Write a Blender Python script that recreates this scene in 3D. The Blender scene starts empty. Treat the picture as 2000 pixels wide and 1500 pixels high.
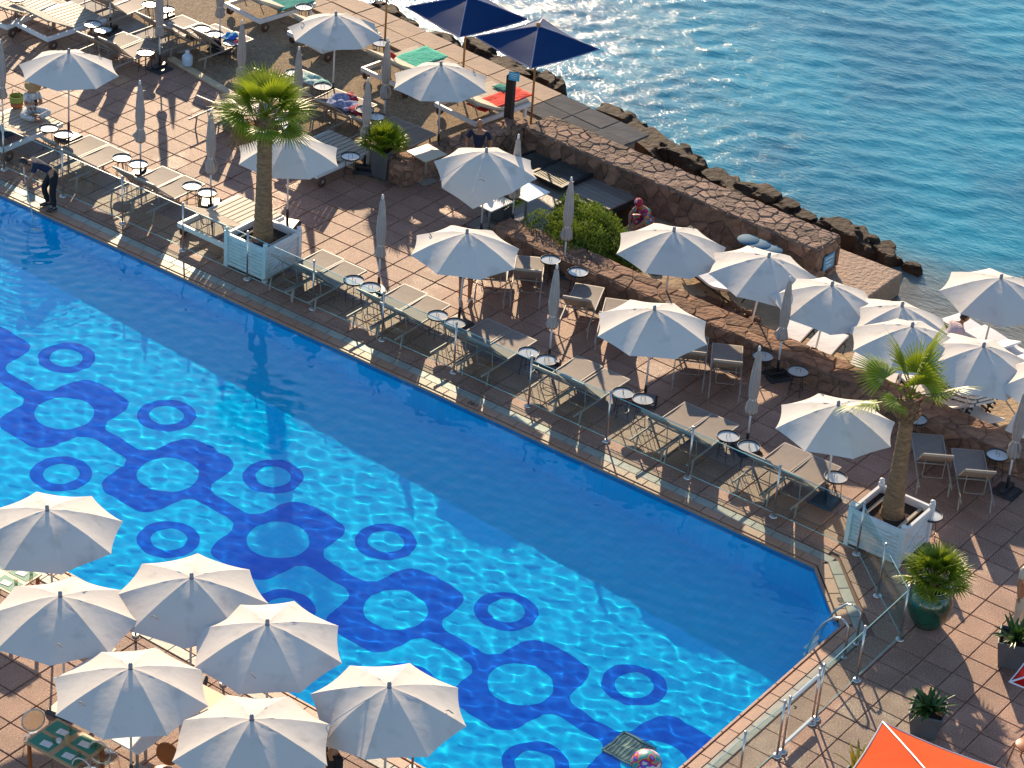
import bpy, bmesh, math, random
import numpy as np
from mathutils import Vector, Matrix, noise
PI = math.pi
R = math.radians
S = bpy.context.scene
C = S.collection
random.seed(7)

# ---------------------------------------------------------------- camera, sky, sun, exposure
cam = bpy.data.cameras.new('camera')
cam_o = bpy.data.objects.new('camera', cam)
C.objects.link(cam_o)
S.camera = cam_o
cam.sensor_width = 36.0
cam.lens = 5074.587 / 2000 * 36.0
cam.clip_end = 5000
cam.clip_start = 0.5
cam_o.matrix_world = Matrix(((0.798257748, -0.357101260, 0.485039440, 0), (0.598702586, 0.382355073, -0.703818024, 0), (0.065877013, 0.852222558, 0.519015347, 28), (0, 0, 0, 1)))
world = bpy.data.worlds.new('World')
S.world = world
world.use_nodes = True
wn = world.node_tree
sky = wn.nodes.new('ShaderNodeTexSky')
sky.sky_type = 'NISHITA'
sky.sun_disc = False
SUN_EL, SUN_AZ = 20.5, 134.5          # degrees; azimuth counted from +X towards +Y
sky.sun_elevation = R(SUN_EL)
sky.sun_rotation = R(90 - SUN_AZ)
sky.air_density = 1.0
sky.dust_density = 0.15
sky.ozone_density = 2.5
bgn = wn.nodes['Background']
wn.links.new(sky.outputs[0], bgn.inputs[0])
bgn.inputs[1].default_value = 0.14
sun = bpy.data.lights.new('sun', 'SUN')
sun.energy = 5.0
sun.angle = R(0.53)
sun.color = (1.0, 0.78, 0.52)
sun.cycles.is_caustics_light = True
sun_o = bpy.data.objects.new('sun', sun)
C.objects.link(sun_o)
sd = Vector((math.cos(R(SUN_AZ)) * math.cos(R(SUN_EL)), math.sin(R(SUN_AZ)) * math.cos(R(SUN_EL)), math.sin(R(SUN_EL))))
sun_o.rotation_euler = sd.to_track_quat('Z', 'Y').to_euler()
S.view_settings.view_transform = 'Standard'
S.view_settings.look = 'None'
S.view_settings.gamma = 1.0
S.view_settings.use_curve_mapping = False
S.view_settings.exposure = 0.7
S.cycles.max_bounces = 16
S.cycles.diffuse_bounces = 6
S.cycles.glossy_bounces = 8
S.cycles.transmission_bounces = 14
S.cycles.transparent_max_bounces = 16
S.cycles.sample_clamp_indirect = 6.0

# ---------------------------------------------------------------- materials
MATS = {}
def srgb(r, g, b):
    f = lambda c: ((c / 255 + .055) / 1.055) ** 2.4 if c / 255 > .04045 else c / 255 / 12.92
    return (f(r), f(g), f(b))
def mat(name, col, rough=.6, col2=None, scale=4., detail=4., metal=0., spec=.5, bump=0., bscale=None, trans=0., objvar=0., amount=.5, sharp=None, coords='Object', stretch=None):
    """Principled material whose colour wanders between two tones with a noise and, optionally, object by object"""
    m = bpy.data.materials.new(name)
    m.use_nodes = True
    nt = m.node_tree
    N, L = nt.nodes, nt.links
    b = N['Principled BSDF']
    b.inputs['Roughness'].default_value = rough
    b.inputs['Metallic'].default_value = metal
    b.inputs['Specular IOR Level'].default_value = spec
    tc = N.new('ShaderNodeTexCoord')
    vec = tc.outputs[coords]
    if stretch:
        mp = N.new('ShaderNodeMapping'); mp.inputs['Scale'].default_value = stretch
        L.new(vec, mp.inputs[0]); vec = mp.outputs[0]
    no = N.new('ShaderNodeTexNoise')
    no.inputs['Scale'].default_value = scale
    no.inputs['Detail'].default_value = detail
    L.new(vec, no.inputs['Vector'])
    rp = N.new('ShaderNodeValToRGB')
    lo, hi = (.5 - amount / 2, .5 + amount / 2) if sharp is None else sharp
    rp.color_ramp.elements[0].position = max(0, lo)
    rp.color_ramp.elements[1].position = min(1, hi)
    c2 = col2 or tuple(c * .72 for c in col)
    rp.color_ramp.elements[0].color = (*c2, 1)
    rp.color_ramp.elements[1].color = (*col, 1)
    L.new(no.outputs[0], rp.inputs[0])
    out = rp.outputs[0]
    if objvar:
        oi = N.new('ShaderNodeObjectInfo')
        hs = N.new('ShaderNodeHueSaturation')
        mr = N.new('ShaderNodeMapRange')
        mr.inputs['To Min'].default_value = 1 - objvar
        mr.inputs['To Max'].default_value = 1 + objvar
        L.new(oi.outputs['Random'], mr.inputs[0])
        L.new(mr.outputs[0], hs.inputs['Value'])
        L.new(out, hs.inputs['Color'])
        out = hs.outputs[0]
    L.new(out, b.inputs['Base Color'])
    m['_out'] = 1
    if bump:
        bn = N.new('ShaderNodeTexNoise')
        bn.inputs['Scale'].default_value = bscale or scale * 4
        bn.inputs['Detail'].default_value = 6
        L.new(vec, bn.inputs['Vector'])
        bu = N.new('ShaderNodeBump')
        bu.inputs['Strength'].default_value = bump
        bu.inputs['Distance'].default_value = .05
        L.new(bn.outputs[0], bu.inputs['Height'])
        L.new(bu.outputs[0], b.inputs['Normal'])
    if trans:
        tr = N.new('ShaderNodeBsdfTranslucent')
        L.new(out, tr.inputs[0])
        mx = N.new('ShaderNodeMixShader')
        mx.inputs[0].default_value = trans
        L.new(b.outputs[0], mx.inputs[1]); L.new(tr.outputs[0], mx.inputs[2])
        L.new(mx.outputs[0], N['Material Output'].inputs[0])
    MATS[name] = m
    return m
def speckle(m, col, scale, lo, hi, fac=.6):
    """lay a second, fine noise of another tone over the colour of m"""
    nt = m.node_tree; N, L = nt.nodes, nt.links
    b = N['Principled BSDF']
    src = b.inputs['Base Color'].links[0].from_socket
    tc = N.new('ShaderNodeTexCoord')
    no = N.new('ShaderNodeTexNoise'); no.inputs['Scale'].default_value = scale; no.inputs['Detail'].default_value = 2
    L.new(tc.outputs['Object'], no.inputs['Vector'])
    mr = N.new('ShaderNodeMapRange'); mr.inputs['From Min'].default_value = lo; mr.inputs['From Max'].default_value = hi
    mr.inputs['To Max'].default_value = fac
    L.new(no.outputs[0], mr.inputs[0])
    mx = N.new('ShaderNodeMix'); mx.data_type = 'RGBA'
    L.new(mr.outputs[0], mx.inputs[0]); L.new(src, mx.inputs[6]); mx.inputs[7].default_value = (*col, 1)
    for l in list(nt.links):
        if l.from_socket == src and l.to_node != mx and l.to_node.bl_idname != 'ShaderNodeMix':
            t = l.to_socket; nt.links.remove(l); nt.links.new(mx.outputs[2], t)
    return m

paver = mat('paver_aggregate', (.45, .245, .17), .55, (.30, .155, .105), .9, 5, spec=.3, objvar=.10, bump=.5, bscale=55, coords='Object')
speckle(paver, (.70, .45, .29), 34, .56, .68, .85)
speckle(paver, (.10, .05, .035), 26, .60, .72, .8)
def weather(m, amt=.35, scale=.35, wet=True):
    """broad worn and damp patches that run on from slab to slab"""
    nt = m.node_tree; N, L = nt.nodes, nt.links; b = N['Principled BSDF']; src = b.inputs['Base Color'].links[0].from_socket
    ge = N.new('ShaderNodeNewGeometry'); no = N.new('ShaderNodeTexNoise'); no.inputs['Scale'].default_value = scale; no.inputs['Detail'].default_value = 7; no.inputs['Roughness'].default_value = .65
    L.new(ge.outputs['Position'], no.inputs['Vector']); mr = N.new('ShaderNodeMapRange'); mr.inputs['From Min'].default_value = .40; mr.inputs['From Max'].default_value = .62; mr.inputs['To Min'].default_value = 1 - amt; mr.inputs['To Max'].default_value = 1.06
    L.new(no.outputs[0], mr.inputs[0]); mx = N.new('ShaderNodeVectorMath'); mx.operation = 'SCALE'; L.new(src, mx.inputs[0]); L.new(mr.outputs[0], mx.inputs['Scale']); L.new(mx.outputs[0], b.inputs['Base Color'])
    if wet:
        n2 = N.new('ShaderNodeTexNoise'); n2.inputs['Scale'].default_value = .55; n2.inputs['Detail'].default_value = 3; L.new(ge.outputs['Position'], n2.inputs['Vector'])
        m2 = N.new('ShaderNodeMapRange'); m2.inputs['From Min'].default_value = .60; m2.inputs['From Max'].default_value = .68; m2.inputs['To Min'].default_value = b.inputs['Roughness'].default_value; m2.inputs['To Max'].default_value = .22
        L.new(n2.outputs[0], m2.inputs[0]); L.new(m2.outputs[0], b.inputs['Roughness'])
weather(paver, .24)
grout = mat('paver_joint', (.25, .14, .095), .9, (.17, .09, .06), 3)
coping_m = mat('terracotta_coping', (.46, .22, .12), .5, (.34, .17, .105), 5, objvar=.1, bump=.2, bscale=60)
speckle(coping_m, (.66, .42, .28), 60, .55, .7, .5)
band_m = mat('pale_stone_band', (.40, .36, .28), .5, (.25, .26, .22), 2.2, objvar=.12, bump=.1)
dark_m = mat('dark_recess', (.035, .03, .025), .8)
concrete = mat('wet_concrete', (.27, .20, .15), .55, (.13, .11, .095), 1.1, 6, bump=.3, bscale=22)
path_m = mat('sea_path_stone', (.38, .22, .13), .75, (.22, .135, .09), 1.4, 6, bump=.4, bscale=20)
gravel_m = mat('gravel', (.36, .25, .145), .9, (.20, .135, .08), 6, 8, bump=1.0, bscale=30)
speckle(gravel_m, (.58, .43, .27), 22, .55, .70, .8)
speckle(gravel_m, (.06, .04, .03), 19, .58, .72, .7)
sand_m = mat('sand', (.44, .30, .17), .9, (.25, .17, .10), 2.5, 6, bump=.9, bscale=9)
stone_m = mat('reddish_wall_stone', (.37, .20, .12), .9, (.13, .07, .05), 4.4, 6, objvar=.42, bump=1., bscale=10)
flag_m = mat('flagstone', (.33, .20, .135), .9, (.12, .08, .06), 5.0, 6, objvar=.42, bump=1., bscale=12)
mortar_m = mat('mortar', (.36, .24, .16), .95, (.20, .13, .09), 4)
rock_m = mat('shore_rock', (.08, .045, .024), .8, (.010, .008, .006), 1.6, 8, spec=.2, bump=1., bscale=6, objvar=.25)
canvas = mat('off_white_canvas', (.72, .655, .575), .75, (.65, .59, .52), 1.3, 3, trans=.06, bump=.12, bscale=7, objvar=.03, spec=.15)
def stains(m, dark=.82, scale=2.4, lo=.56, hi=.72):
    nt = m.node_tree; N, L = nt.nodes, nt.links; b = N['Principled BSDF']; src = b.inputs['Base Color'].links[0].from_socket
    tc = N.new('ShaderNodeTexCoord'); oi = N.new('ShaderNodeObjectInfo'); ad = N.new('ShaderNodeVectorMath'); ad.operation = 'ADD'; sc = N.new('ShaderNodeVectorMath'); sc.operation = 'SCALE'; sc.inputs['Scale'].default_value = 40.
    co = N.new('ShaderNodeCombineXYZ'); L.new(oi.outputs['Random'], co.inputs[0]); L.new(oi.outputs['Random'], co.inputs[1]); L.new(co.outputs[0], sc.inputs[0]); L.new(tc.outputs['Object'], ad.inputs[0]); L.new(sc.outputs[0], ad.inputs[1])
    no = N.new('ShaderNodeTexNoise'); no.inputs['Scale'].default_value = scale; no.inputs['Detail'].default_value = 6; L.new(ad.outputs[0], no.inputs['Vector'])
    mr = N.new('ShaderNodeMapRange'); mr.inputs['From Min'].default_value = lo; mr.inputs['From Max'].default_value = hi; mr.inputs['To Min'].default_value = 1.; mr.inputs['To Max'].default_value = dark; L.new(no.outputs[0], mr.inputs[0])
    mx = N.new('ShaderNodeVectorMath'); mx.operation = 'SCALE'; L.new(src, mx.inputs[0]); L.new(mr.outputs[0], mx.inputs['Scale'])
    for t in [l.to_socket for l in list(nt.links) if l.from_socket == src and l.to_node != mx]: L.new(mx.outputs[0], t)
stains(canvas)
canvas_shut = mat('taupe_canvas', (.40, .35, .32), .85, (.31, .27, .25), 6, 3, bump=.3, bscale=14, objvar=.06)
navy_m = mat('navy_canvas', (.006, .040, .13), .7, (.005, .032, .11), 1.5, trans=.06, spec=.12)
navy_trim = mat('navy_trim', (.16, .18, .32), .5, (.13, .15, .27), 3)
orange_m = mat('orange_canvas', (.80, .11, .03), .8, (.74, .095, .024), 1.5, trans=.10, spec=.05, bump=.2, bscale=3)
red_m = mat('red_canvas', (.50, .012, .008), .8, (.45, .01, .01), 1.5, trans=.1, spec=.05)
white_m = mat('white_paint', (.80, .79, .77), .4, (.70, .69, .67), 5)
alu = mat('brushed_metal', (.62, .60, .57), .28, (.5, .48, .46), 12, metal=1.)
pole_w = mat('white_pole', (.66, .65, .64), .35, (.58, .57, .56), 6)
pole_g = mat('grey_pole_cap', (.20, .24, .30), .4, (.15, .18, .23), 6)
frame_m = mat('pale_lounger_frame', (.36, .31, .26), .5, (.29, .25, .21), 9)
mesh_m = mat('grey_textilene', (.27, .215, .18), .65, (.225, .18, .15), 7, 3, bump=.15, bscale=120, trans=.04, objvar=.07, spec=.25)
black_m = mat('black_metal', (.025, .025, .028), .4, (.015, .015, .017), 9)
tray_m = mat('enamel_tray', (.62, .63, .60), .12, (.50, .52, .50), 2.5, spec=.8)
slat_m = mat('whitewashed_slat', (.46, .40, .32), .6, (.36, .30, .23), 3, spec=.3, stretch=(6, 1, 1), objvar=.06)
wheel_m = mat('brown_wheel', (.12, .06, .04), .6, (.07, .035, .025), 6)
bamboo = mat('wooden_pole', (.42, .20, .06), .5, (.30, .13, .04), 4)
post_m = mat('dark_wood_post', (.045, .022, .018), .7, (.02, .012, .01), 6, bump=.3)
trunk_m = mat('palm_trunk', (.42, .24, .115), .9, (.17, .09, .045), 2.2, 6, bump=1., bscale=5, stretch=(3, 3, 9))
boot_m = mat('palm_boot_fibre', (.30, .16, .08), .9, (.11, .055, .03), 7, 5, bump=1.)
leaf_m = mat('palm_leaf', (.34, .40, .02), .4, (.11, .18, .012), 1.6, 3, trans=.42, objvar=.25)
leaf_y = mat('yellow_palm_leaf', (.34, .22, .035), .6, (.22, .11, .02), 2.5, 3, trans=.3, objvar=.2)
agave_m = mat('strap_leaf', (.07, .15, .025), .4, (.03, .08, .014), 3, 3, trans=.25, objvar=.2)
yucca_m = mat('yellow_striped_leaf', (.48, .36, .05), .45, (.28, .25, .03), 5, 3, trans=.3)
bush_m = mat('bush_leaf', (.26, .33, .03), .6, (.07, .12, .012), 3, 3, trans=.25)
soil_m = mat('soil', (.06, .035, .02), .95, (.025, .015, .01), 6, 6, bump=1.)
pot_m = mat('grey_pot', (.115, .115, .125), .5, (.085, .085, .09), 4, objvar=.1)
vase_m = mat('green_glaze', (.008, .10, .055), .12, (.004, .035, .02), 3, 5, spec=.9)
green_towel = mat('green_towel', (.03, .55, .38), .9, (.02, .36, .26), 14, bump=.8, bscale=18)
red_towel = mat('red_towel', (.90, .045, .02), .9, (.75, .03, .015), 14, bump=.8, bscale=18)
teal_towel = mat('teal_towel', (.01, .34, .27), .9, (.01, .24, .2), 14, bump=.8)
cushion_m = mat('ecru_cushion', (.66, .56, .42), .9, (.58, .48, .36), 5, bump=.3)
pillow_w = mat('white_cushion', (.80, .79, .79), .8, (.72, .71, .72), 3, bump=.2)
navy_cloth = mat('navy_cotton', (.020, .026, .06), .9, (.012, .016, .04), 9, bump=.4)
black_cloth = mat('black_cotton', (.010, .010, .014), .9, (.006, .006, .008), 9)
pink_cloth = mat('pale_pink_cotton', (.66, .52, .60), .9, (.56, .44, .52), 9, bump=.3)
white_cloth = mat('white_printed_cotton', (.68, .68, .68), .9, (.28, .36, .45), 26, sharp=(.42, .55), bump=.3)
blue_cloth = mat('blue_cotton', (.02, .12, .62), .8, (.01, .30, .50), 12, sharp=(.45, .5), bump=.6)
grey_cloth = mat('pale_blue_cotton', (.40, .45, .66), .9, (.20, .24, .42), 16, sharp=(.42, .55), bump=.6)
crimson_cloth = mat('crimson_cotton', (.42, .02, .05), .9, (.65, .45, .5), 9, sharp=(.36, .44), bump=.6)
mint_cloth = mat('mint_cotton', (.62, .72, .70), .9, (.03, .45, .42), 14, sharp=(.42, .5), bump=.6)
skin_m = mat('skin', (.42, .19, .10), .5, (.34, .15, .08), 6)
hair_m = mat('dark_hair', (.015, .010, .008), .5)
straw_m = mat('straw', (.52, .34, .16), .8, (.36, .22, .09), 30, bump=.4)
basket_m = mat('woven_basket', (.40, .15, .05), .8, (.3, .10, .035), 30)
basket_g = mat('woven_basket_green', (.26, .32, .06), .8, (.18, .24, .04), 30)
sign_m = mat('blue_sign_enamel', (.10, .42, .62), .3, (.08, .36, .55), 6)
blue_top = mat('turquoise_table_top', (.02, .14, .25), .8, (.015, .11, .2), 3, objvar=.1)
beige_top = mat('beige_table_top', (.58, .50, .38), .4, (.5, .43, .33), 3)
wood_m = mat('pale_wood_top', (.55, .37, .20), .45, (.46, .30, .16), 5, stretch=(1, 9, 1))
mat_green = mat('green_placemat', (.03, .28, .19), .6, (.025, .24, .16), 6)
paper_m = mat('white_paper', (.78, .77, .74), .6, (.25, .12, .12), 40, sharp=(.34, .38))
tan_wood = mat('orange_bentwood', (.36, .11, .03), .4, (.26, .07, .02), 7)
plank_m = mat('grey_plank', (.30, .24, .19), .7, (.20, .155, .125), 2, stretch=(1, 12, 1), objvar=.15)
navy_mark = mat('dark_marking', (.03, .03, .03), .6)
glass_bottle = mat('clear_plastic', (.55, .66, .75), .1, (.45, .56, .66), 4, spec=.9)
rainbow = bpy.data.materials.new('rainbow_print'); rainbow.use_nodes = True
def rainbow_nodes(m, scale):
    N, L = m.node_tree.nodes, m.node_tree.links
    tc = N.new('ShaderNodeTexCoord'); no = N.new('ShaderNodeTexNoise'); no.inputs['Scale'].default_value = scale; no.inputs['Detail'].default_value = 1
    rp = N.new('ShaderNodeValToRGB'); rp.color_ramp.interpolation = 'CONSTANT'
    e = rp.color_ramp.elements
    e[0].color = (.02, .3, .28, 1); e[1].position = .42; e[1].color = (.75, .30, .02, 1)
    for p, c in ((.46, (.6, .02, .03, 1)), (.52, (.45, .03, .35, 1)), (.57, (.03, .08, .45, 1)), (.62, (.7, .6, .5, 1))):
        k = e.new(p); k.color = c
    L.new(tc.outputs['Object'], no.inputs['Vector']); L.new(no.outputs[0], rp.inputs[0]); L.new(rp.outputs[0], N['Principled BSDF'].inputs['Base Color'])
rainbow_nodes(rainbow, 6)

def glassy(name, tint, refl=.5, rough=.0, base=.0):
    """thin pane: lets light straight through, tinted, and mirrors the sky by Fresnel"""
    m = bpy.data.materials.new(name); m.use_nodes = True
    N, L = m.node_tree.nodes, m.node_tree.links
    N.remove(N['Principled BSDF'])
    t = N.new('ShaderNodeBsdfTransparent'); t.inputs[0].default_value = (*tint, 1)
    g = N.new('ShaderNodeBsdfGlossy'); g.inputs['Roughness'].default_value = rough
    lw = N.new('ShaderNodeLayerWeight'); f = N.new('ShaderNodeMath'); f.operation = 'POWER'; f.inputs[1].default_value = 4.; L.new(lw.outputs['Facing'], f.inputs[0])
    ma = N.new('ShaderNodeMath'); ma.operation = 'MULTIPLY_ADD'; ma.inputs[1].default_value = refl; ma.inputs[2].default_value = base + .02
    mx = N.new('ShaderNodeMixShader')
    L.new(f.outputs[0], ma.inputs[0]); L.new(ma.outputs[0], mx.inputs[0]); L.new(t.outputs[0], mx.inputs[1]); L.new(g.outputs[0], mx.inputs[2])
    L.new(mx.outputs[0], N['Material Output'].inputs[0])
    return m
glass_m = glassy('fence_glass', (.90, .975, .975), .5)
ghost_m = glassy('clear_chair', (.90, .88, .82), 1.6, .08, .06)

# ---------------------------------------------------------------- mesh helpers
class MB:
    def __init__(s): s.v = []; s.f = []
    def add(s, vs, fs):
        o = len(s.v); s.v += [tuple(v) for v in vs]; s.f += [tuple(i + o for i in f) for f in fs]; return s
    def box(s, c, d, rz=0., rx=0., ry=0., taper=1.):
        M = Matrix.Translation(c) @ Matrix.Rotation(rz, 4, 'Z') @ Matrix.Rotation(ry, 4, 'Y') @ Matrix.Rotation(rx, 4, 'X')
        vs = [M @ Vector((x * d[0] / 2 * (taper if z > 0 else 1), y * d[1] / 2 * (taper if z > 0 else 1), z * d[2] / 2)) for x, y, z in
              ((-1,-1,-1),(1,-1,-1),(1,1,-1),(-1,1,-1),(-1,-1,1),(1,-1,1),(1,1,1),(-1,1,1))]
        return s.add(vs, ((3,2,1,0),(4,5,6,7),(0,1,5,4),(1,2,6,5),(2,3,7,6),(3,0,4,7)))
    def bar(s, a, b, w, h, up=(0, 0, 1)):
        a, b = Vector(a), Vector(b); d = (b - a); L_ = d.length; d.normalize()
        u = Vector(up); x = d.cross(u)
        if x.length < 1e-4: x = d.cross(Vector((1, 0, 0)))
        x.normalize(); z = x.cross(d)
        vs = []
        for p in (a, b):
            for i, j in ((-1,-1),(1,-1),(1,1),(-1,1)): vs.append(p + x * i * w / 2 + z * j * h / 2)
        return s.add(vs, ((0,1,2,3),(7,6,5,4),(4,5,1,0),(5,6,2,1),(6,7,3,2),(7,4,0,3)))
    def tube(s, pts, r, n=8, cap=True):
        pts = [Vector(p) for p in pts]
        rs = r if isinstance(r, (list, tuple)) else [r] * len(pts)
        vs = []; ref = None
        for i, p in enumerate(pts):
            d = (pts[min(i + 1, len(pts) - 1)] - pts[max(i - 1, 0)]).normalized()
            if ref is None:
                ref = Vector((0, 0, 1)) if abs(d.z) < .9 else Vector((1, 0, 0))
            x = d.cross(ref).normalized(); y = d.cross(x).normalized(); ref = y.cross(d) * -1 if False else ref
            for k in range(n):
                a = 2 * PI * k / n
                vs.append(p + (x * math.cos(a) + y * math.sin(a)) * rs[i])
        fs = []
        for i in range(len(pts) - 1):
            for k in range(n):
                k2 = (k + 1) % n
                fs.append((i * n + k, i * n + k2, (i + 1) * n + k2, (i + 1) * n + k))
        if cap:
            fs.append(tuple(range(n - 1, -1, -1))); fs.append(tuple((len(pts) - 1) * n + k for k in range(n)))
        return s.add(vs, fs)
    def lathe(s, prof, n=20, c=(0, 0, 0), fold=0., nf=8, jit=0., cap=True):
        vs = []
        for j, (r, z) in enumerate(prof):
            for k in range(n):
                a = 2 * PI * k / n
                rr = r * (1 + fold * math.cos(nf * a + j * .15)) + jit * (random.random() - .5)
                vs.append((c[0] + rr * math.cos(a), c[1] + rr * math.sin(a), c[2] + z))
        fs = []
        for j in range(len(prof) - 1):
            for k in range(n):
                k2 = (k + 1) % n
                fs.append((j * n + k, j * n + k2, (j + 1) * n + k2, (j + 1) * n + k))
        if cap:
            fs.append(tuple(range(n - 1, -1, -1))); fs.append(tuple((len(prof) - 1) * n + k for k in range(n)))
        return s.add(vs, fs)
    def mesh(s, name, m, smooth=False):
        me = bpy.data.meshes.new(name); me.from_pydata(s.v, [], s.f)
        for mm in (m if isinstance(m, (list, tuple)) else [m]): me.materials.append(mm)
        if smooth: me.polygons.foreach_set('use_smooth', [True] * len(me.polygons))
        me.update(); return me
    def build(s, name, m, parent=None, smooth=False, loc=None, bevel=0.):
        o = bpy.data.objects.new(name, s.mesh(name, m, smooth)); C.objects.link(o)
        if parent is not None: o.parent = parent
        if loc is not None: o.location = loc
        if bevel:
            bv = o.modifiers.new('bevel', 'BEVEL'); bv.width = bevel; bv.segments = 2; bv.limit_method = 'ANGLE'
        return o
def tag(o, label=None, cat=None, group=None, kind=None):
    if label: o['label'] = label
    if cat: o['category'] = cat
    if group: o['group'] = group
    if kind: o['kind'] = kind
    return o
def empty(name, loc=(0, 0, 0), rz=0.):
    o = bpy.data.objects.new(name, None); C.objects.link(o); o.location = loc; o.rotation_euler = (0, 0, rz)
    o.empty_display_size = .2; return o
KIDS = {}
def tree(o):
    return [c for c in bpy.data.objects if c.parent == o]
def copy_tree(o, parent=None):
    c = o.copy(); C.objects.link(c); c.parent = parent
    if o.name not in KIDS: KIDS[o.name] = tree(o)
    for ch in KIDS[o.name]: copy_tree(ch, c)
    return c
USED = set()
def put(proto, x, y, z=0., rz=0., label='', cat='', group=None, tilt=None, scale=1.):
    """first use moves the thing itself, later uses copy it with its parts"""
    if proto.name in USED: o = copy_tree(proto)
    else: o = proto; USED.add(proto.name); KIDS[o.name] = tree(o); [KIDS.__setitem__(k.name, tree(k)) for k in KIDS[o.name]]
    o.location = (x, y, z); o.rotation_euler = (tilt[0] if tilt else 0, tilt[1] if tilt else 0, rz); o.scale = (scale,) * 3
    tag(o, label, cat, group); return o
def sheet(name, pts, z, m, kind='structure'):
    b = MB(); n = len(pts)
    b.add([(p[0], p[1], p[2] if len(p) > 2 else z) for p in pts], [tuple(range(n))])
    return tag(b.build(name, m), kind=kind)
def skin(name, pts, edges, rad, m, parent=None, levels=1):
    me = bpy.data.meshes.new(name); me.from_pydata(pts, edges, []); me.materials.append(m)
    o = bpy.data.objects.new(name, me); C.objects.link(o); o.parent = parent
    sk = o.modifiers.new('skin', 'SKIN'); sk.use_smooth_shade = True
    me.skin_vertices.new() if not me.skin_vertices else None
    for i, r in enumerate(rad):
        d = me.skin_vertices[0].data[i]; rr = r if isinstance(r, tuple) else (r, r); d.radius = rr; d.use_root = (i == 0)
    sb = o.modifiers.new('sub', 'SUBSURF'); sb.levels = levels; sb.render_levels = levels
    return o

# ================================================================ THE SETTING
WZ = -0.06            # pool water level
def FZ(x): return WZ - (.75 + .026 * (x + 40))      # the pool floor slopes down towards the ladder end
PX0, PY0, PY1 = -52.0, 27.16, 36.60
CUT = [(-18.0, PY1), (-16.86, 35.42), (-16.66, 35.42)]   # clipped corner with a small step
XE = -16.66
pool_pts = [(PX0, PY0), (XE, PY0), (XE, 35.42), (-16.86, 35.42), (-18.0, PY1), (PX0, PY1)]

# --- ground sheets
kerbY = lambda x: 44.73 - .195 * (x + 42.2)
deck_out = [(-60, 10), (-4, 10), (-4, 42.3), (-16.5, 42.3), (-29.6, 42.6), (-30.2, 43.0), (-31.2, 46.9), (-33.0, 47.2), (-33.86, kerbY(-33.86)), (-60, kerbY(-60))]
def sheet_with_hole(name, outer, hole, z, m):
    bm = bmesh.new()
    vo = [bm.verts.new((x, y, z)) for x, y in outer]; vh = [bm.verts.new((x, y, z)) for x, y in hole]
    es = [bm.edges.new((l[i], l[(i + 1) % len(l)])) for l in (vo, vh) for i in range(len(l))]
    bmesh.ops.triangle_fill(bm, use_beauty=True, edges=es)
    cx = lambda f: f.calc_center_median()
    bad = []
    for f in bm.faces:
        c = cx(f); ins = False; n = len(hole)
        for i in range(n):
            x1, y1 = hole[i]; x2, y2 = hole[(i + 1) % n]
            if (y1 > c.y) != (y2 > c.y) and c.x < (x2 - x1) * (c.y - y1) / (y2 - y1) + x1: ins = not ins
        if ins: bad.append(f)
    bmesh.ops.delete(bm, geom=bad, context='FACES')
    bmesh.ops.recalc_face_normals(bm, faces=bm.faces)
    for f in bm.faces:
        if f.normal.z < 0: f.normal_flip()
    me = bpy.data.meshes.new(name); bm.to_mesh(me); bm.free(); me.materials.append(m)
    o = bpy.data.objects.new(name, me); C.objects.link(o); return o
hole = [(PX0, PY0 - .03), (XE + .06, PY0 - .03), (XE + .06, PY1 - 1.12), (-16.8, PY1 - 1.12), (-17.94, PY1 + .06), (PX0, PY1 + .06)]
deck = tag(sheet_with_hole('deck', deck_out, hole, -.03, grout), kind='structure')

# --- paving slabs (60 cm) as pieces of the deck; the 300 largest in view single, the others one mesh
def slab_mesh(nm, sx, sy, h, m, bev=.012):
    b = MB(); b.box((0, 0, -h / 2), (sx, sy, h))
    bm = bmesh.new(); me = b.mesh(nm, m); bm.from_mesh(me)
    bmesh.ops.bevel(bm, geom=[e for e in bm.edges if all(v.co.z > -.001 for v in e.verts)], offset=bev, segments=1, affect='EDGES')
    bm.to_mesh(me); bm.free(); return me
T = .60
slab = slab_mesh('paving_slab', T - .012, T - .012, .05, paver)
def in_poly(p, poly):
    ins = False; n = len(poly)
    for i in range(n):
        x1, y1 = poly[i]; x2, y2 = poly[(i + 1) % n]
        if (y1 > p[1]) != (y2 > p[1]) and p[0] < (x2 - x1) * (p[1] - y1) / (y2 - y1) + x1: ins = not ins
    return ins
bandA = [(PX0, PY0 - 2.0), (-15.9, PY0 - 2), (-15.9, 35.62), (-16.3, 36.06), (-17.55, 37.14), (PX0, 37.14)]
bandH = [(-90, PY0 - .55), (XE + .55, PY0 - .55), (XE + .55, 35.55), (-17.74, 37.14), (-90, 37.14)]
def visible(x, y):
    A_ = [[0.798257748, 0.598702586, 0.065877013], [0.35710126, -0.382355073, -0.852222558], [-0.48503944, 0.703818024, -0.519015347]]; v = [sum(A_[i][k] * (x, y, -28.)[k] for k in range(3)) for i in range(3)]
    return -60 < 1000 + 5074.587 * v[0] / v[2] < 2060 and -60 < 750 + 5074.587 * v[1] / v[2] < 1560
tiles = []; partial = []
def cut(poly, a, nx, ny):
    out = []
    for i in range(len(poly)):
        p, q = poly[i], poly[(i + 1) % len(poly)]; dp = (p[0] - a[0]) * nx + (p[1] - a[1]) * ny - .008; dq = (q[0] - a[0]) * nx + (q[1] - a[1]) * ny - .008
        if dp >= 0: out.append(p)
        if dp * dq < 0: t = dp / (dp - dq); out.append((p[0] + (q[0] - p[0]) * t, p[1] + (q[1] - p[1]) * t))
    return out
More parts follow.
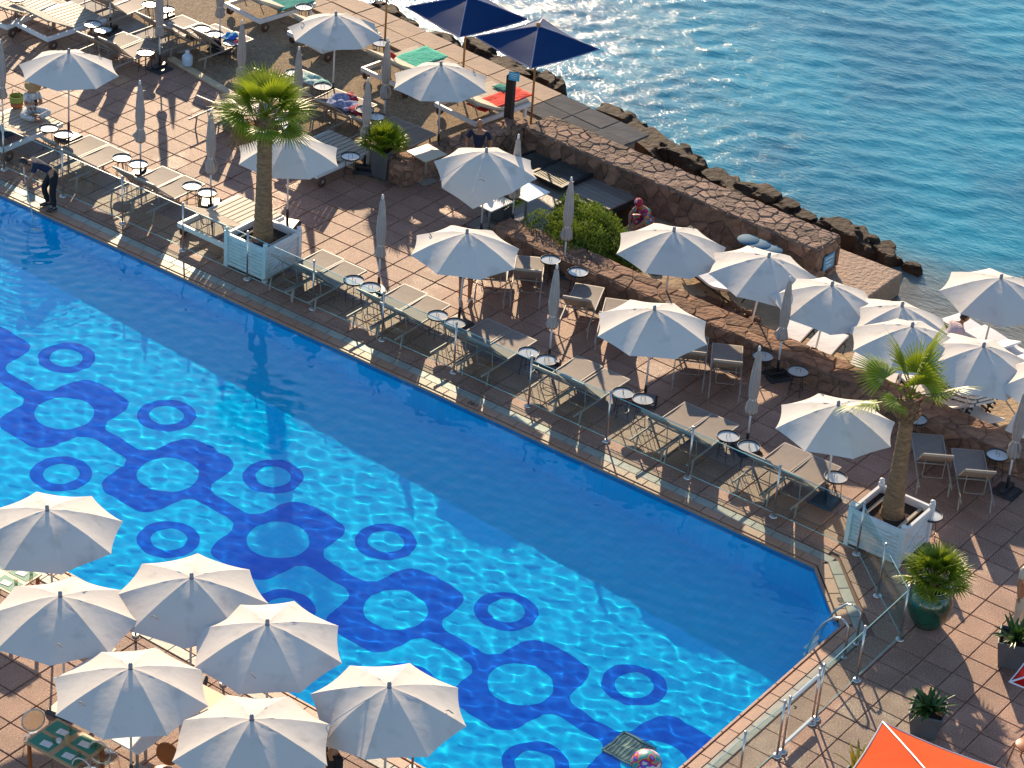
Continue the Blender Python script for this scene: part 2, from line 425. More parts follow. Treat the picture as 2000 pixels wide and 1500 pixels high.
for i in range(-60, 60):
    for j in range(-50, 40):
        x = -34.21 + T / 2 + i * T; y = 40.85 + T / 2 + j * T
        if not visible(x, y): continue
        cor = [(x + a * .29, y + b * .29) for a in (-1, 1) for b in (-1, 1)]
        if not any(in_poly(c, deck_out) for c in cor): continue
        if x > -31.2 and y > 42.9 and y < 47.5: continue
        ib = [in_poly(c, bandH) for c in cor]
        if all(ib): continue
        if all(in_poly(c, deck_out) for c in cor) and not any(ib): tiles.append((x, y)); continue
        poly = [(x + s * .291, y + t * .291) for s, t in ((-1,-1),(1,-1),(1,1),(-1,1))]
        if any(ib):
            best = None
            for k in range(len(bandH)):
                a, c = bandH[k], bandH[(k + 1) % len(bandH)]; L_ = math.hypot(c[0] - a[0], c[1] - a[1]); nx, ny = (c[1] - a[1]) / L_, -(c[0] - a[0]) / L_
                d_ = max((q[0] - a[0]) * nx + (q[1] - a[1]) * ny for q in cor)
                if best is None or d_ > best[0]: best = (d_, a, nx, ny)
            poly = cut(poly, best[1], best[2], best[3])
        for k in range(len(deck_out)):
            a, c = deck_out[k], deck_out[(k + 1) % len(deck_out)]; L_ = math.hypot(c[0] - a[0], c[1] - a[1]); ux, uy = (c[0] - a[0]) / L_, (c[1] - a[1]) / L_
            s_ = (x - a[0]) * ux + (y - a[1]) * uy; d_ = abs((x - a[0]) * uy - (y - a[1]) * ux)
            if -.1 < s_ < L_ + .1 and d_ < .45: poly = cut(poly, a, -uy, ux)
        if len(poly) > 2: partial.append(poly)
tiles.sort(key=lambda t: t[0] ** 2 + t[1] ** 2)
rt = random.Random(5)
for x, y in tiles[:300]:
    o = bpy.data.objects.new('paving_slab', slab); C.objects.link(o); o.parent = deck
    o.location = (x, y, rt.uniform(-.004, .004)); o.rotation_euler = (rt.uniform(-.004, .004), rt.uniform(-.004, .004), rt.uniform(-.004, .004) + PI / 2 * rt.randrange(4))
# the others: vertex-shaded by a cell noise of the same slab size
paver_far = paver.copy(); paver_far.name = 'paver_aggregate_field'
nt = paver_far.node_tree
for n_ in nt.nodes:
    if n_.bl_idname == 'ShaderNodeObjectInfo':
        wn_ = nt.nodes.new('ShaderNodeTexWhiteNoise'); wn_.noise_dimensions = '2D'
        tc_ = nt.nodes.new('ShaderNodeTexCoord'); mp_ = nt.nodes.new('ShaderNodeMapping'); vm_ = nt.nodes.new('ShaderNodeVectorMath'); vm_.operation = 'FLOOR'
        mp_.inputs['Location'].default_value = (34.21 / T, -40.85 / T, 0); mp_.inputs['Scale'].default_value = (1 / T, 1 / T, 1)
        nt.links.new(tc_.outputs['Object'], mp_.inputs[0]); nt.links.new(mp_.outputs[0], vm_.inputs[0]); nt.links.new(vm_.outputs[0], wn_.inputs[0])
        for l in list(nt.links):
            if l.from_node == n_: t_ = l.to_socket; nt.links.remove(l); nt.links.new(wn_.outputs['Value'], t_)
mb = MB()
for x, y in tiles[300:]:
    z = rt.uniform(-.004, .004); a = T / 2 - .006; c_ = a - .012
    tx, ty = rt.uniform(-.003, .003), rt.uniform(-.003, .003)
    vs = [(x + s * a, y + t * a, z - .028) for s, t in ((-1,-1),(1,-1),(1,1),(-1,1))] + [(x + s * c_, y + t * c_, z + s * tx + t * ty) for s, t in ((-1,-1),(1,-1),(1,1),(-1,1))]
    mb.add(vs, ((4,5,6,7),(0,1,5,4),(1,2,6,5),(2,3,7,6),(3,0,4,7)))
for poly in partial:
    n = len(poly); mb.add([(p[0], p[1], -.028) for p in poly] + [(p[0], p[1], 0) for p in poly], [tuple(range(n, 2 * n))] + [(i, (i + 1) % n, n + (i + 1) % n, n + i) for i in range(n)])
tag(mb.build('paving_field', paver_far, deck), kind='stuff')

# --- coping stones and pale band round the pool
cop = tag(MB().box((-34, 36.9, -.045), (1, .001, .001)).build('pool_coping', dark_m), kind='structure')
def edge_run(ax, ay, bx, by, nx, ny, e0=0., e1=0.):
    """stones of coping (next to the water) then of the pale band, from A to B; n points away from the water"""
    L_ = math.hypot(bx - ax, by - ay); ux, uy = (bx - ax) / L_, (by - ay) / L_; ang = math.atan2(uy, ux)
    for off, w, ln, m, nm, zt in ((.0, .055, .6, coping_m, 'lip_stone', -.004), (.085, .21, .45, coping_m, 'coping_stone', .002), (.305, .215, .45, band_m, 'band_stone', -.002)):
        om = off + w / 2; La = -e0 * om; Lb = L_ + e1 * om
        n_ = max(1, round((Lb - La) / ln)); st = (Lb - La) / n_
        me = slab_mesh(nm, st - .008, w, .06, m, .008)
        for k in range(n_):
            s0 = La + (k + .5) * st; x = ax + ux * s0 + nx * (off + w / 2); y = ay + uy * s0 + ny * (off + w / 2)
            if not visible(x, y): continue
            yield nm, me, x, y, zt + rt.uniform(-.002, .002), ang
runs = [(-46, PY1, -18.0, PY1, 0, 1, 0, .42), (-18.0, PY1, -16.86, 35.42, .719, .695, .42, .95), (XE, 35.42, XE, PY0, 1, 0, 0, 1), (XE, PY0, -36, PY0, 0, -1, 1, 0)]
cnt = {}
for r_ in runs:
    for nm, me, x, y, z, a in edge_run(*r_):
        o = bpy.data.objects.new(nm, me); C.objects.link(o); o.parent = cop; o.location = (x, y, z); o.rotation_euler = (0, 0, a)
# dark recess under the stones
b = MB()
b.box(((PX0 - 18.0) / 2, PY1 + .26, -.09), (-PX0 - 18.0, .52, .10)).box((XE + .26, (35.42 + PY0) / 2, -.09), (.52, 35.42 - PY0, .10)).box(((PX0 + XE) / 2, PY0 - .26, -.09), (XE - PX0 + .5, .52, .10))
b.bar((-18.0 + .19, PY1 + .18, -.09), (-16.86 + .19, 35.42 + .18, -.09), .52, .10)
b.build('recess', dark_m, cop)
# depth numerals on the coping
def text(name, s, loc, rz, size, m, parent=None, tilt=0., ext=.001):
    cu = bpy.data.curves.new(name, 'FONT'); cu.body = s; cu.size = size; cu.extrude = ext; cu.align_x = 'CENTER'; cu.align_y = 'CENTER'
    o = bpy.data.objects.new(name, cu); C.objects.link(o); cu.materials.append(m)
    o.location = loc; o.rotation_euler = (tilt, 0, rz); o.parent = parent
    dg = bpy.context.evaluated_depsgraph_get(); me = bpy.data.meshes.new_from_object(o.evaluated_get(dg)); me.name = name
    n = bpy.data.objects.new(name, me); C.objects.link(n); n.location = loc; n.rotation_euler = (tilt, 0, rz); n.parent = parent
    me.materials.clear(); me.materials.append(m); bpy.data.objects.remove(o); return n
text('depth_number', '140', (-26.27, PY1 + .185, .007), PI, .17, navy_mark, cop)
text('depth_number', '140', (-17.2 + .17, 35.9 + .07, .007), PI - .79 - .05, .17, navy_mark, cop)

# --- pool shell, mosaic pattern, water
tile_light = mat('turquoise_mosaic', (.008, .68, .96), .6, (.006, .62, .93), 1.3, 3, spec=0.)
tile_dark = mat('cobalt_mosaic', (.004, .17, .74), .6, (.003, .15, .68), 2.0, 3, spec=0.)
shell = MB()
n = len(pool_pts)
shell.add([(x, y, FZ(x)) for x, y in pool_pts], [tuple(range(n))])
for i in range(n):
    a, b_ = pool_pts[i], pool_pts[(i + 1) % n]
    shell.add([(a[0], a[1], FZ(a[0])), (b_[0], b_[1], FZ(b_[0])), (b_[0], b_[1], -.05), (a[0], a[1], -.05)], [(3, 2, 1, 0)])
pool = tag(shell.build('pool', tile_light), kind='structure'); pool.cycles.is_caustics_receiver = True
# small tile line along the rim
b = MB()
for i in range(n):
    a, b_ = Vector((*pool_pts[i], 0)), Vector((*pool_pts[(i + 1) % n], 0)); d_ = (b_ - a).normalized(); nn = Vector((-d_.y, d_.x, 0)) * .004
    p, q = a + nn, b_ + nn
    b.add([(p.x, p.y, -.22), (q.x, q.y, -.22), (q.x, q.y, -.045), (p.x, p.y, -.045)], [(3, 2, 1, 0)])
o = b.build('waterline_tiles', mat('waterline_mosaic', (.02, .30, .50), .3, (.01, .2, .42), 9), pool); o.cycles.is_caustics_receiver = True
def mosaic(m, s=.10, dark=.86):
    nt = m.node_tree; N, L = nt.nodes, nt.links; b = N['Principled BSDF']; src = b.inputs['Base Color'].links[0].from_socket
    tc = N.new('ShaderNodeTexCoord'); br = N.new('ShaderNodeTexBrick'); br.offset = 0; br.inputs['Scale'].default_value = 1.; br.inputs['Brick Width'].default_value = s; br.inputs['Row Height'].default_value = s; br.inputs['Mortar Size'].default_value = .006
    br.inputs['Color1'].default_value = (1, 1, 1, 1); br.inputs['Color2'].default_value = (.90, .93, .95, 1); br.inputs['Mortar'].default_value = (dark, dark, dark, 1); L.new(tc.outputs['Object'], br.inputs['Vector'])
    mx = N.new('ShaderNodeVectorMath'); mx.operation = 'MULTIPLY'; L.new(src, mx.inputs[0]); L.new(br.outputs['Color'], mx.inputs[1]); L.new(mx.outputs[0], b.inputs['Base Color'])
mosaic(tile_light, .16); mosaic(tile_dark, .16)
def chain_h(u):
    """half width of the cobalt chain at distance u from the middle of a medallion"""
    a = abs(u)
    bl = 1.29 * max(0., 1 - (a / .81) ** 5.) ** .25 if a < .81 else 0.
    nk = .195 + .25 * math.exp(-((a - .74) / .17) ** 2) * (a > .6)
    return max(bl, nk)
DX, DY = 3.032, -.170
c0 = Vector((-32.70, 31.53)); ax_ = Vector((DX, DY)).normalized(); ay_ = Vector((-ax_.y, ax_.x)); per = math.hypot(DX, DY)
b = MB()
def clipx(p): return p.x < XE - .01 and p.x > PX0
for k in range(-4, 7):
    c = c0 + Vector((DX, DY)) * k; N_ = 160
    us = [(-.5 + i / N_) * per for i in range(N_ + 1)]
    for sgn in (1, -1):
        for i in range(N_):
            q = []
            for u in (us[i], us[i + 1]):
                inn = math.sqrt(max(0, .60 ** 2 - u * u)) if abs(u) < .60 else 0
                q.append((u, inn, max(inn, chain_h(u))))
            P4 = [c + ax_ * q[0][0] + ay_ * sgn * q[0][1], c + ax_ * q[1][0] + ay_ * sgn * q[1][1], c + ax_ * q[1][0] + ay_ * sgn * q[1][2], c + ax_ * q[0][0] + ay_ * sgn * q[0][2]]
            if not all(clipx(p) for p in P4): continue
            b.add([(p.x, p.y, FZ(p.x) + .004) for p in P4], [(0, 1, 2, 3) if sgn > 0 else (3, 2, 1, 0)])
o = b.build('mosaic_chain', tile_dark, pool); o.cycles.is_caustics_receiver = True
for k in range(-4, 7):
    for sx, sy in ((-1.49, 1.54), (1.50, -1.58)):
        c = c0 + Vector((DX, DY)) * k + Vector((sx, sy)); b = MB(); M_ = 40
        if c.x + .6 > XE: continue
        for i in range(M_):
            a0, a1 = 2 * PI * i / M_, 2 * PI * (i + 1) / M_
            b.add([(c.x + r * math.cos(a), c.y + r * math.sin(a), FZ(c.x + r * math.cos(a)) + .004) for r, a in ((.35, a0), (.60, a0), (.60, a1), (.35, a1))], [(0, 1, 2, 3)])
        o = b.build('mosaic_ring', tile_dark, pool); o.cycles.is_caustics_receiver = True
# drain grille on the floor
g0 = (-18.07, 30.67)
b = MB(); grille = mat('green_grille', (.015, .10, .09), .5, (.01, .06, .06), 20)
b.box((0, 0, 0), (.62, .62, .03)); dr = b.build('drain_grille', grille, pool, loc=(g0[0], g0[1], FZ(g0[0]) + .03)); dr.cycles.is_caustics_receiver = True
for k in range(8): MB().box((-.26 + k * .075, 0, .022), (.03, .56, .012)).build('grille_bar', mat('grille_bar', (.03, .2, .17), .4) if k == 0 else MATS['grille_bar'], dr).cycles.is_caustics_receiver = True
MB().bar((-.34, -.33, .02), (.34, -.33, .02), .04, .03).bar((-.34, .33, .02), (.34, .33, .02), .04, .03).bar((-.33, -.34, .02), (-.33, .34, .02), .04, .03).bar((.33, -.34, .02), (.33, .34, .02), .04, .03).build('grille_rim', MATS['grille_bar'], dr).cycles.is_caustics_receiver = True

wm = bpy.data.materials.new('pool_water'); wm.use_nodes = True
pb = wm.node_tree.nodes['Principled BSDF']
pb.inputs['Base Color'].default_value = (.92, 1, 1, 1); pb.inputs['Transmission Weight'].default_value = 1; pb.inputs['Roughness'].default_value = 0.; pb.inputs['IOR'].default_value = 1.33
xs = np.arange(-46.5, XE + .001, .04); ys = np.arange(PY0, PY1 + .001, .04)
xs[-1] = XE; ys[-1] = PY1
X, Y = np.meshgrid(xs, ys)
rng = np.random.RandomState(11)
Z = np.zeros_like(X)
for i in range(46):
    lam = rng.uniform(.20, .52); a = rng.normal(1.2, .9); k = 2 * PI / lam
    Z += .00085 * lam * np.sin(k * (X * math.cos(a) + Y * math.sin(a)) + rng.uniform(0, 6.28))
# ripples thrown by the pole of the man cleaning the pool
rx, ry = (-38.38, 36.32)
rr = np.hypot(X - rx, Y - ry); Z += .005 * np.exp(-rr / 1.4) * np.sin(rr * 2 * PI / .28)
V = np.stack([X, Y, WZ + Z], -1).reshape(-1, 3)
nx_, ny_ = len(xs), len(ys)
idx = np.arange(nx_ * ny_).reshape(ny_, nx_)
Q = np.stack([idx[:-1, :-1], idx[:-1, 1:], idx[1:, 1:], idx[1:, :-1]], -1).reshape(-1, 4)
cxm = (X[:-1, :-1] + X[1:, 1:]).reshape(-1) / 2; cym = (Y[:-1, :-1] + Y[1:, 1:]).reshape(-1) / 2
keep = ~((cxm > -18.0) & (cym > 35.42) & ((cym - 35.42) > -(cxm + 16.86) * (PY1 - 35.42) / (18.0 - 16.86)) )
Q = Q[keep]
me = bpy.data.meshes.new('pool_water'); me.from_pydata(V.tolist(), [], Q.tolist()); me.materials.append(wm)
me.polygons.foreach_set('use_smooth', [True] * len(me.polygons))
water = bpy.data.objects.new('pool_water', me); C.objects.link(water); tag(water, kind='structure'); water.cycles.is_caustics_caster = True

# --- upper terrace: gravel, kerb, grey strip, sea path
gp = [(-60, kerbY(-60)), (-33.86, kerbY(-33.86)), (-32.9, 47.3), (-32.2, 49.2), (-41.9, 50.4), (-60, 52.5)]
sheet('gravel', gp, -.034, gravel_m)
kb = MB(); kc = tag(MB().box((-50, 60, -3), (.01, .01, .01)).build('kerb', band_m), kind='structure')
kerb_mat = mat('yellowish_kerb', (.66, .53, .33), .7, (.45, .33, .2), 3, 5, bump=.5)
for k in range(9):
    x0 = -42.2 + k * .85; x1 = min(x0 + .84, -34.75)
    MB().bar((x0, kerbY(x0) + .02, .012), (x1, kerbY(x1) + .02, .012), .20, .09).build('kerb_stone', kerb_mat, kc, bevel=.01)
strip_m = mat('grey_strip_paving', (.30, .25, .22), .7, (.2, .165, .15), 4, 6, bump=.5, bscale=40)
b = MB(); b.bar((-42.35, kerbY(-42.35) + .32, .0), (-58, kerbY(-58) + .32, .0), .75, .09); tag(b.build('terrace_strip', strip_m), kind='structure')
# sea path: a low wall with a stone top between gravel and rocks
end_slab = mat('grey_end_slab', (.13, .13, .135), .9, (.08, .08, .085), 1.5, 5, bump=.3, spec=.1)
A0, A1 = Vector((-50.5, 51.6)), Vector((-31.3, 49.15))
sea_path = tag(MB().bar((A0.x, A0.y, -.62), (A1.x, A1.y, -.62), 1.45, 1.18).build('sea_path', mortar_m), kind='structure')
dd = (A1 - A0); LL = dd.length; dd.normalize(); pn = Vector((-dd.y, dd.x))
s = 0.; kk = 0
while s < LL - .5:
    for w0 in (-.36, .36):
        ln = .85 + rt.uniform(-.2, .2)
        c = A0 + dd * (s + .5) + pn * w0
        MB().box((0, 0, 0), (.97, .70, .06), taper=.985).build('path_stone', path_m if s < LL - 3.4 else end_slab, sea_path, loc=(c.x, c.y, -.005 + rt.uniform(-.01, .01))).rotation_euler = (rt.uniform(-.01, .01), rt.uniform(-.01, .01), math.atan2(dd.y, dd.x))
    s += .99

# --- irregular stones: Voronoi cells on a rectangle
def clip_half(poly, p, q):
    """keep the part of poly nearer to p than to q"""
    mx_, my_ = (p[0] + q[0]) / 2, (p[1] + q[1]) / 2; nx, ny = q[0] - p[0], q[1] - p[1]; out = []
    for i in range(len(poly)):
        a, b_ = poly[i], poly[(i + 1) % len(poly)]
        da = (a[0] - mx_) * nx + (a[1] - my_) * ny; db = (b_[0] - mx_) * nx + (b_[1] - my_) * ny
        if da <= 0: out.append(a)
        if da * db < 0: t = da / (da - db); out.append((a[0] + (b_[0] - a[0]) * t, a[1] + (b_[1] - a[1]) * t))
    return out
def cells(lu, lv, su, sv, seed, jit=.46):
    r = random.Random(seed); nu, nv = max(1, round(lu / su)), max(1, round(lv / sv)); su, sv = lu / nu, lv / nv
    P_ = {(i, j): ((i + .5 + r.uniform(-jit, jit) + .25 * (j % 2)) * su, (j + .5 + r.uniform(-jit, jit)) * sv) for i in range(-1, nu + 1) for j in range(-1, nv + 1)}
    res = []
    for (i, j), p in P_.items():
        poly = [(0, 0), (lu, 0), (lu, lv), (0, lv)]
        for (k, l), q in P_.items():
            if (k, l) != (i, j) and abs(k - i) <= 2 and abs(l - j) <= 2: poly = clip_half(poly, p, q)
            if len(poly) < 3: break
        if len(poly) >= 3:
            area = abs(sum(poly[t][0] * poly[(t + 1) % len(poly)][1] - poly[(t + 1) % len(poly)][0] * poly[t][1] for t in range(len(poly)))) / 2
            if area > .006: res.append(poly)
    return res
def stone_face(parent, O_, u, v, lu, lv, su, sv, seed, m, name, gap=.014, dep=.035, rough=.012):
    O_, u, v = Vector(O_), Vector(u).normalized(), Vector(v).normalized(); nrm = u.cross(v); r = random.Random(seed + 99)
    for poly in cells(lu, lv, su, sv, seed):
        cx_ = sum(p[0] for p in poly) / len(poly); cy_ = sum(p[1] for p in poly) / len(poly)
        lo, hi = [], []; d_ = dep + r.uniform(-rough, rough); tu, tv = r.uniform(-.05, .05), r.uniform(-.05, .05)
        for p in poly:
            dx, dy = p[0] - cx_, p[1] - cy_; L_ = math.hypot(dx, dy) + 1e-6; s1 = max(.3, 1 - gap / L_); s2 = max(.25, 1 - (gap + .022) / L_)
            lo.append(u * dx * s1 + v * dy * s1); hi.append(u * dx * s2 + v * dy * s2 + nrm * (d_ + tu * dx + tv * dy))
        n = len(poly); b = MB()
        b.add(lo + hi + [nrm * (d_ + .008)], [(i, (i + 1) % n, n + (i + 1) % n, n + i) for i in range(n)] + [(n + i, n + (i + 1) % n, 2 * n) for i in range(n)])
        b.build(name, m, parent, loc=O_ + u * cx_ + v * cy_)

# --- thick sea wall of rough stone (a thing of its own)
w1 = empty('stone_wall', (-28.2, 46.4, 0)); tag(w1, 'long thick sea wall of reddish rubble with a flagstone top between terrace and sea', 'stone wall')
def rel(p, o): return Vector(p) - o.location
ang1 = math.atan2(46.58 - 47.02, 8.55)
u1 = Vector((math.cos(ang1), math.sin(ang1), 0)); v1 = Vector((-u1.y, u1.x, 0)); W1L, W1W, W1T, W1B = 8.55, .98, .56, -1.3
o1 = rel((-32.6, 47.02, 0), w1)
b = MB(); cc = o1 + u1 * W1L / 2 + v1 * W1W / 2; b.box((cc.x, cc.y, (W1T + W1B) / 2), (W1L, W1W, W1T - W1B), ang1); b.build('wall_core', mortar_m, w1)
Z_ = Vector((0, 0, 1))
stone_face(w1, o1 + Z_ * W1T, u1, v1, W1L, W1W, .30, .25, 1, flag_m, 'flagstone', gap=.008, dep=.024, rough=.014)
stone_face(w1, o1 + Z_ * -.50, u1, Z_, W1L, 1.06, .42, .26, 2, stone_m, 'wall_stone')
stone_face(w1, o1 + u1 * W1L + Z_ * -.9, v1, Z_, W1W, 1.46, .44, .32, 3, stone_m, 'wall_stone')
# --- low planter wall at the edge of the deck
w2 = empty('stone_wall', (-23.0, 42.5, 0)); tag(w2, 'knee high stone wall with reddish crazy paved top running behind the pool loungers', 'stone wall')
o2 = rel((-30.2, 42.50, 0), w2); a2 = math.atan2(42.10 - 42.50, 13.8); u2 = Vector((math.cos(a2), math.sin(a2), 0)); v2 = Vector((-u2.y, u2.x, 0)); L2, Wd2, T2 = 15.6, .72, .42
cc = o2 + u2 * L2 / 2 + v2 * Wd2 / 2; MB().box((cc.x, cc.y, (T2 - 1.0) / 2), (L2, Wd2, T2 + 1.0), a2).build('wall_core', mortar_m, w2)
stone_face(w2, o2 + Z_ * T2, u2, v2, L2, Wd2, .50, .36, 4, stone_m, 'coping_stone', gap=.008, dep=.022)
stone_face(w2, o2 + Z_ * .0, u2, Z_, L2, T2 + .02, .42, .24, 5, stone_m, 'wall_stone')
# --- retaining wall of the gravel terrace
w3 = empty('stone_wall', (-33.4, 45.2, 0)); tag(w3, 'short rough rubble wall edging the gravel terrace beside the grey palm pot', 'stone wall')
o3 = rel((-33.42, 43.30, 0), w3); a3 = math.atan2(47.2 - 43.3, -32.65 + 33.42); u3 = Vector((math.cos(a3), math.sin(a3), 0)); v3 = Vector((-u3.y, u3.x, 0))
cc = o3 + u3 * 2.0 + v3 * .25; MB().box((cc.x, cc.y, .28), (4.0, .5, .56), a3).build('wall_core', mortar_m, w3)
stone_face(w3, o3 + Z_ * .56, u3, v3, 4.0, .5, .36, .28, 6, stone_m, 'coping_stone', dep=.05, rough=.03)
stone_face(w3, o3 + Z_ * .0, u3, Z_, 4.0, .56, .34, .22, 7, stone_m, 'wall_stone', rough=.025)
stone_face(w3, o3 + v3 * .5, -v3, Z_, .5, .56, .26, .2, 8, stone_m, 'wall_stone')

# --- passage between the walls, platforms, beach
sheet('passage', [(-31.4, 42.9), (-29.5, 42.9), (-29.3, 45.9), (-29.3, 47.1), (-32.6, 47.3), (-33.2, 47.2), (-31.4, 46.9)], -.02, concrete)
gr_m = mat('grate_metal', (.02, .022, .024), .5); bar_m = mat('grate_bar', (.30, .29, .25), .4, (.2, .19, .17), 6, metal=.6)
def grate(cx, cy, sx, sy, rz, z, label):
    g = empty('floor_grate', (cx, cy, z), rz); tag(g, label, 'grate')
    b = MB(); b.box((0, -sy / 2, .04), (sx + .1, .07, .08)).box((0, sy / 2, .04), (sx + .1, .07, .08)).box((-sx / 2, 0, .041), (.07, sy, .08)).box((sx / 2, 0, .041), (.07, sy, .08)); b.build('frame', gr_m, g)
    MB().box((0, 0, .005), (sx, sy, .01)).build('pit', dark_m, g)
    n = int(sx / .055); b = MB()
    for k in range(n): b.box((-sx / 2 + (k + .5) * sx / n, 0, .045), (.016, sy - .06, .03))
    tag(b.build('bars', bar_m, g), kind='stuff')
grate(-31.75, 46.75, 1.05, 1.25, R(-9), .0, 'black framed slatted floor grate farther from the viewer, half under the wall shadow')
grate(-30.98, 46.42, .98, 1.22, R(-6), .07, 'black framed slatted floor grate nearer the wooden platform')
pf = empty('wooden_platform', (-29.8, 46.5, 0), R(-6)); tag(pf, 'weathered plank platform ending above the sand beside the sea wall', 'platform')
for k in range(8): MB().box((0, -.56 + k * .16, .0), (1.35, .148, .04)).build('plank', plank_m, pf)
MB().box((0, 0, -.10), (1.3, 1.25, .15)).build('support', dark_m, pf)
# beach: a curved grid of sand that dips under the sea
SEA = -.92
def ground_z(x, y):
    t = (y - 44.3) / 4.2
    z = -.42 - .5 * max(0, t) - .25 * max(0, t) ** 2
    if x < -24.6 and y < 47.6: z = max(z, -.30 - .3 * max(0., (x + 25.6)))
    if y < 43.6: z = -.40
    return z
xs_ = np.arange(-33, 4, .25); ys_ = np.arange(42.2, 54, .25); vs = []; fs = []
for j, y in enumerate(ys_):
    for i, x in enumerate(xs_):
        z = ground_z(x, y) + .07 * noise.noise(Vector((x * 1.1, y * 1.1, 3))) + .035 * noise.noise(Vector((x * 4, y * 4, 1)))
        if x < -28.8 and y > 42.9: z = -.9 if y < 46.5 else -1.7
        vs.append((x, y, z))
nx = len(xs_)
for j in range(len(ys_) - 1):
    for i in range(nx - 1): fs.append((j * nx + i, j * nx + i + 1, (j + 1) * nx + i + 1, (j + 1) * nx + i))
me = bpy.data.meshes.new('beach'); me.from_pydata(vs, [], fs); me.materials.append(sand_m); me.polygons.foreach_set('use_smooth', [True] * len(me.polygons))
beach = tag(bpy.data.objects.new('beach', me), kind='structure'); C.objects.link(beach)
seabed = sheet('seabed', [(-2500, 48), (2500, 48), (2500, 2600), (-2500, 2600)], -3.2, sand_m)
sheet('ground', [(-2500, -2500), (2500, -2500), (2500, 48.2), (-2500, 48.2)], -3.0, sand_m)
# jetty slab
jt = empty('concrete_jetty', (-23.8, 47.7, -.32)); tag(jt, 'flat concrete jetty slab reaching into the sea past the wall end', 'jetty')
jetty_m = mat('jetty_concrete', (.40, .25, .16), .8, (.27, .18, .13), 1.6, 7, bump=1., bscale=9)
MB().box((0, 0, -.3), (2.0, 1.75, .6)).build('slab', jetty_m, jt, bevel=.03)
MB().box((-.25, -1.25, -.42), (1.5, .74, .5)).build('step', jetty_m, jt, bevel=.03)

# --- sea
sea_m = bpy.data.materials.new('sea_water'); sea_m.use_nodes = True
N, L = sea_m.node_tree.nodes, sea_m.node_tree.links; pb = N['Principled BSDF']
tc = N.new('ShaderNodeTexCoord'); no = N.new('ShaderNodeTexNoise'); no.inputs['Scale'].default_value = .22; no.inputs['Detail'].default_value = 5
L.new(tc.outputs['Object'], no.inputs['Vector'])
rp = N.new('ShaderNodeValToRGB'); rp.color_ramp.elements[0].position = .38; rp.color_ramp.elements[1].position = .62
rp.color_ramp.elements[0].color = (.009, .15, .235, 1); rp.color_ramp.elements[1].color = (.015, .24, .33, 1)
L.new(no.outputs[0], rp.inputs[0])
# the shallows over the sand by the beach are browner
sx_ = N.new('ShaderNodeSeparateXYZ'); L.new(tc.outputs['Object'], sx_.inputs[0])
ad = N.new('ShaderNodeMath'); ad.operation = 'MULTIPLY_ADD'; ad.inputs[1].default_value = -.16; L.new(sx_.outputs[0], ad.inputs[0]); L.new(sx_.outputs[1], ad.inputs[2])
n2 = N.new('ShaderNodeTexNoise'); n2.inputs['Scale'].default_value = .8; n2.inputs['Detail'].default_value = 4; L.new(tc.outputs['Object'], n2.inputs['Vector'])
a3_ = N.new('ShaderNodeMath'); a3_.operation = 'MULTIPLY_ADD'; a3_.inputs[1].default_value = 1.6; L.new(n2.outputs[0], a3_.inputs[0]); L.new(ad.outputs[0], a3_.inputs[2])
mr = N.new('ShaderNodeMapRange'); mr.inputs['From Min'].default_value = 52.9; mr.inputs['From Max'].default_value = 56.6; mr.interpolation_type = 'SMOOTHSTEP'; L.new(a3_.outputs[0], mr.inputs[0])
mx = N.new('ShaderNodeMix'); mx.data_type = 'RGBA'; mx.inputs[6].default_value = (.17, .16, .125, 1); L.new(mr.outputs[0], mx.inputs[0]); L.new(rp.outputs[0], mx.inputs[7]); L.new(mx.outputs[2], pb.inputs['Base Color'])
pb.inputs['Roughness'].default_value = .13; pb.inputs['IOR'].default_value = 1.33; pb.inputs['Specular IOR Level'].default_value = .5
bn = N.new('ShaderNodeTexNoise'); bn.inputs['Scale'].default_value = 6.5; bn.inputs['Detail'].default_value = 5; bn.inputs['Roughness'].default_value = .6
mp = N.new('ShaderNodeMapping'); mp.inputs['Rotation'].default_value = (0, 0, R(-35)); mp.inputs['Scale'].default_value = (.55, 1.3, 1); L.new(tc.outputs['Object'], mp.inputs[0]); L.new(mp.outputs[0], bn.inputs['Vector'])
bu = N.new('ShaderNodeBump'); bu.inputs['Strength'].default_value = 1.; bu.inputs['Distance'].default_value = .030; L.new(bn.outputs[0], bu.inputs['Height']); L.new(bu.outputs[0], pb.inputs['Normal'])
xs = np.arange(-66, 6, .13); ys = np.arange(46.2, 78, .13); X, Y = np.meshgrid(xs, ys); Z = np.zeros_like(X); rng = np.random.RandomState(4)
for i in range(70):
    lam = math.exp(rng.uniform(math.log(.34), math.log(1.15))); a = rng.normal(R(118), .55); k = 2 * PI / lam
    ph = rng.uniform(0, 6.28); wob = .7 * np.sin(X * rng.uniform(.1, .5) + Y * rng.uniform(.1, .5) + ph)
    Z += .0023 * lam ** .9 * np.sin(k * (X * math.cos(a) + Y * math.sin(a)) + ph + wob)
calm = np.clip((Y - .16 * X - 52.2) / 3.5, .25, 1.)
Z = Z * calm * .9
V = np.stack([X, Y, SEA + Z], -1).reshape(-1, 3); idx = np.arange(X.size).reshape(X.shape)
Q = np.stack([idx[:-1, :-1], idx[:-1, 1:], idx[1:, 1:], idx[1:, :-1]], -1).reshape(-1, 4)
me = bpy.data.meshes.new('sea'); me.from_pydata(V.tolist(), [], Q.tolist()); me.materials.append(sea_m); me.polygons.foreach_set('use_smooth', [True] * len(me.polygons))
sea = tag(bpy.data.objects.new('sea', me), kind='structure'); C.objects.link(sea)
b = MB()
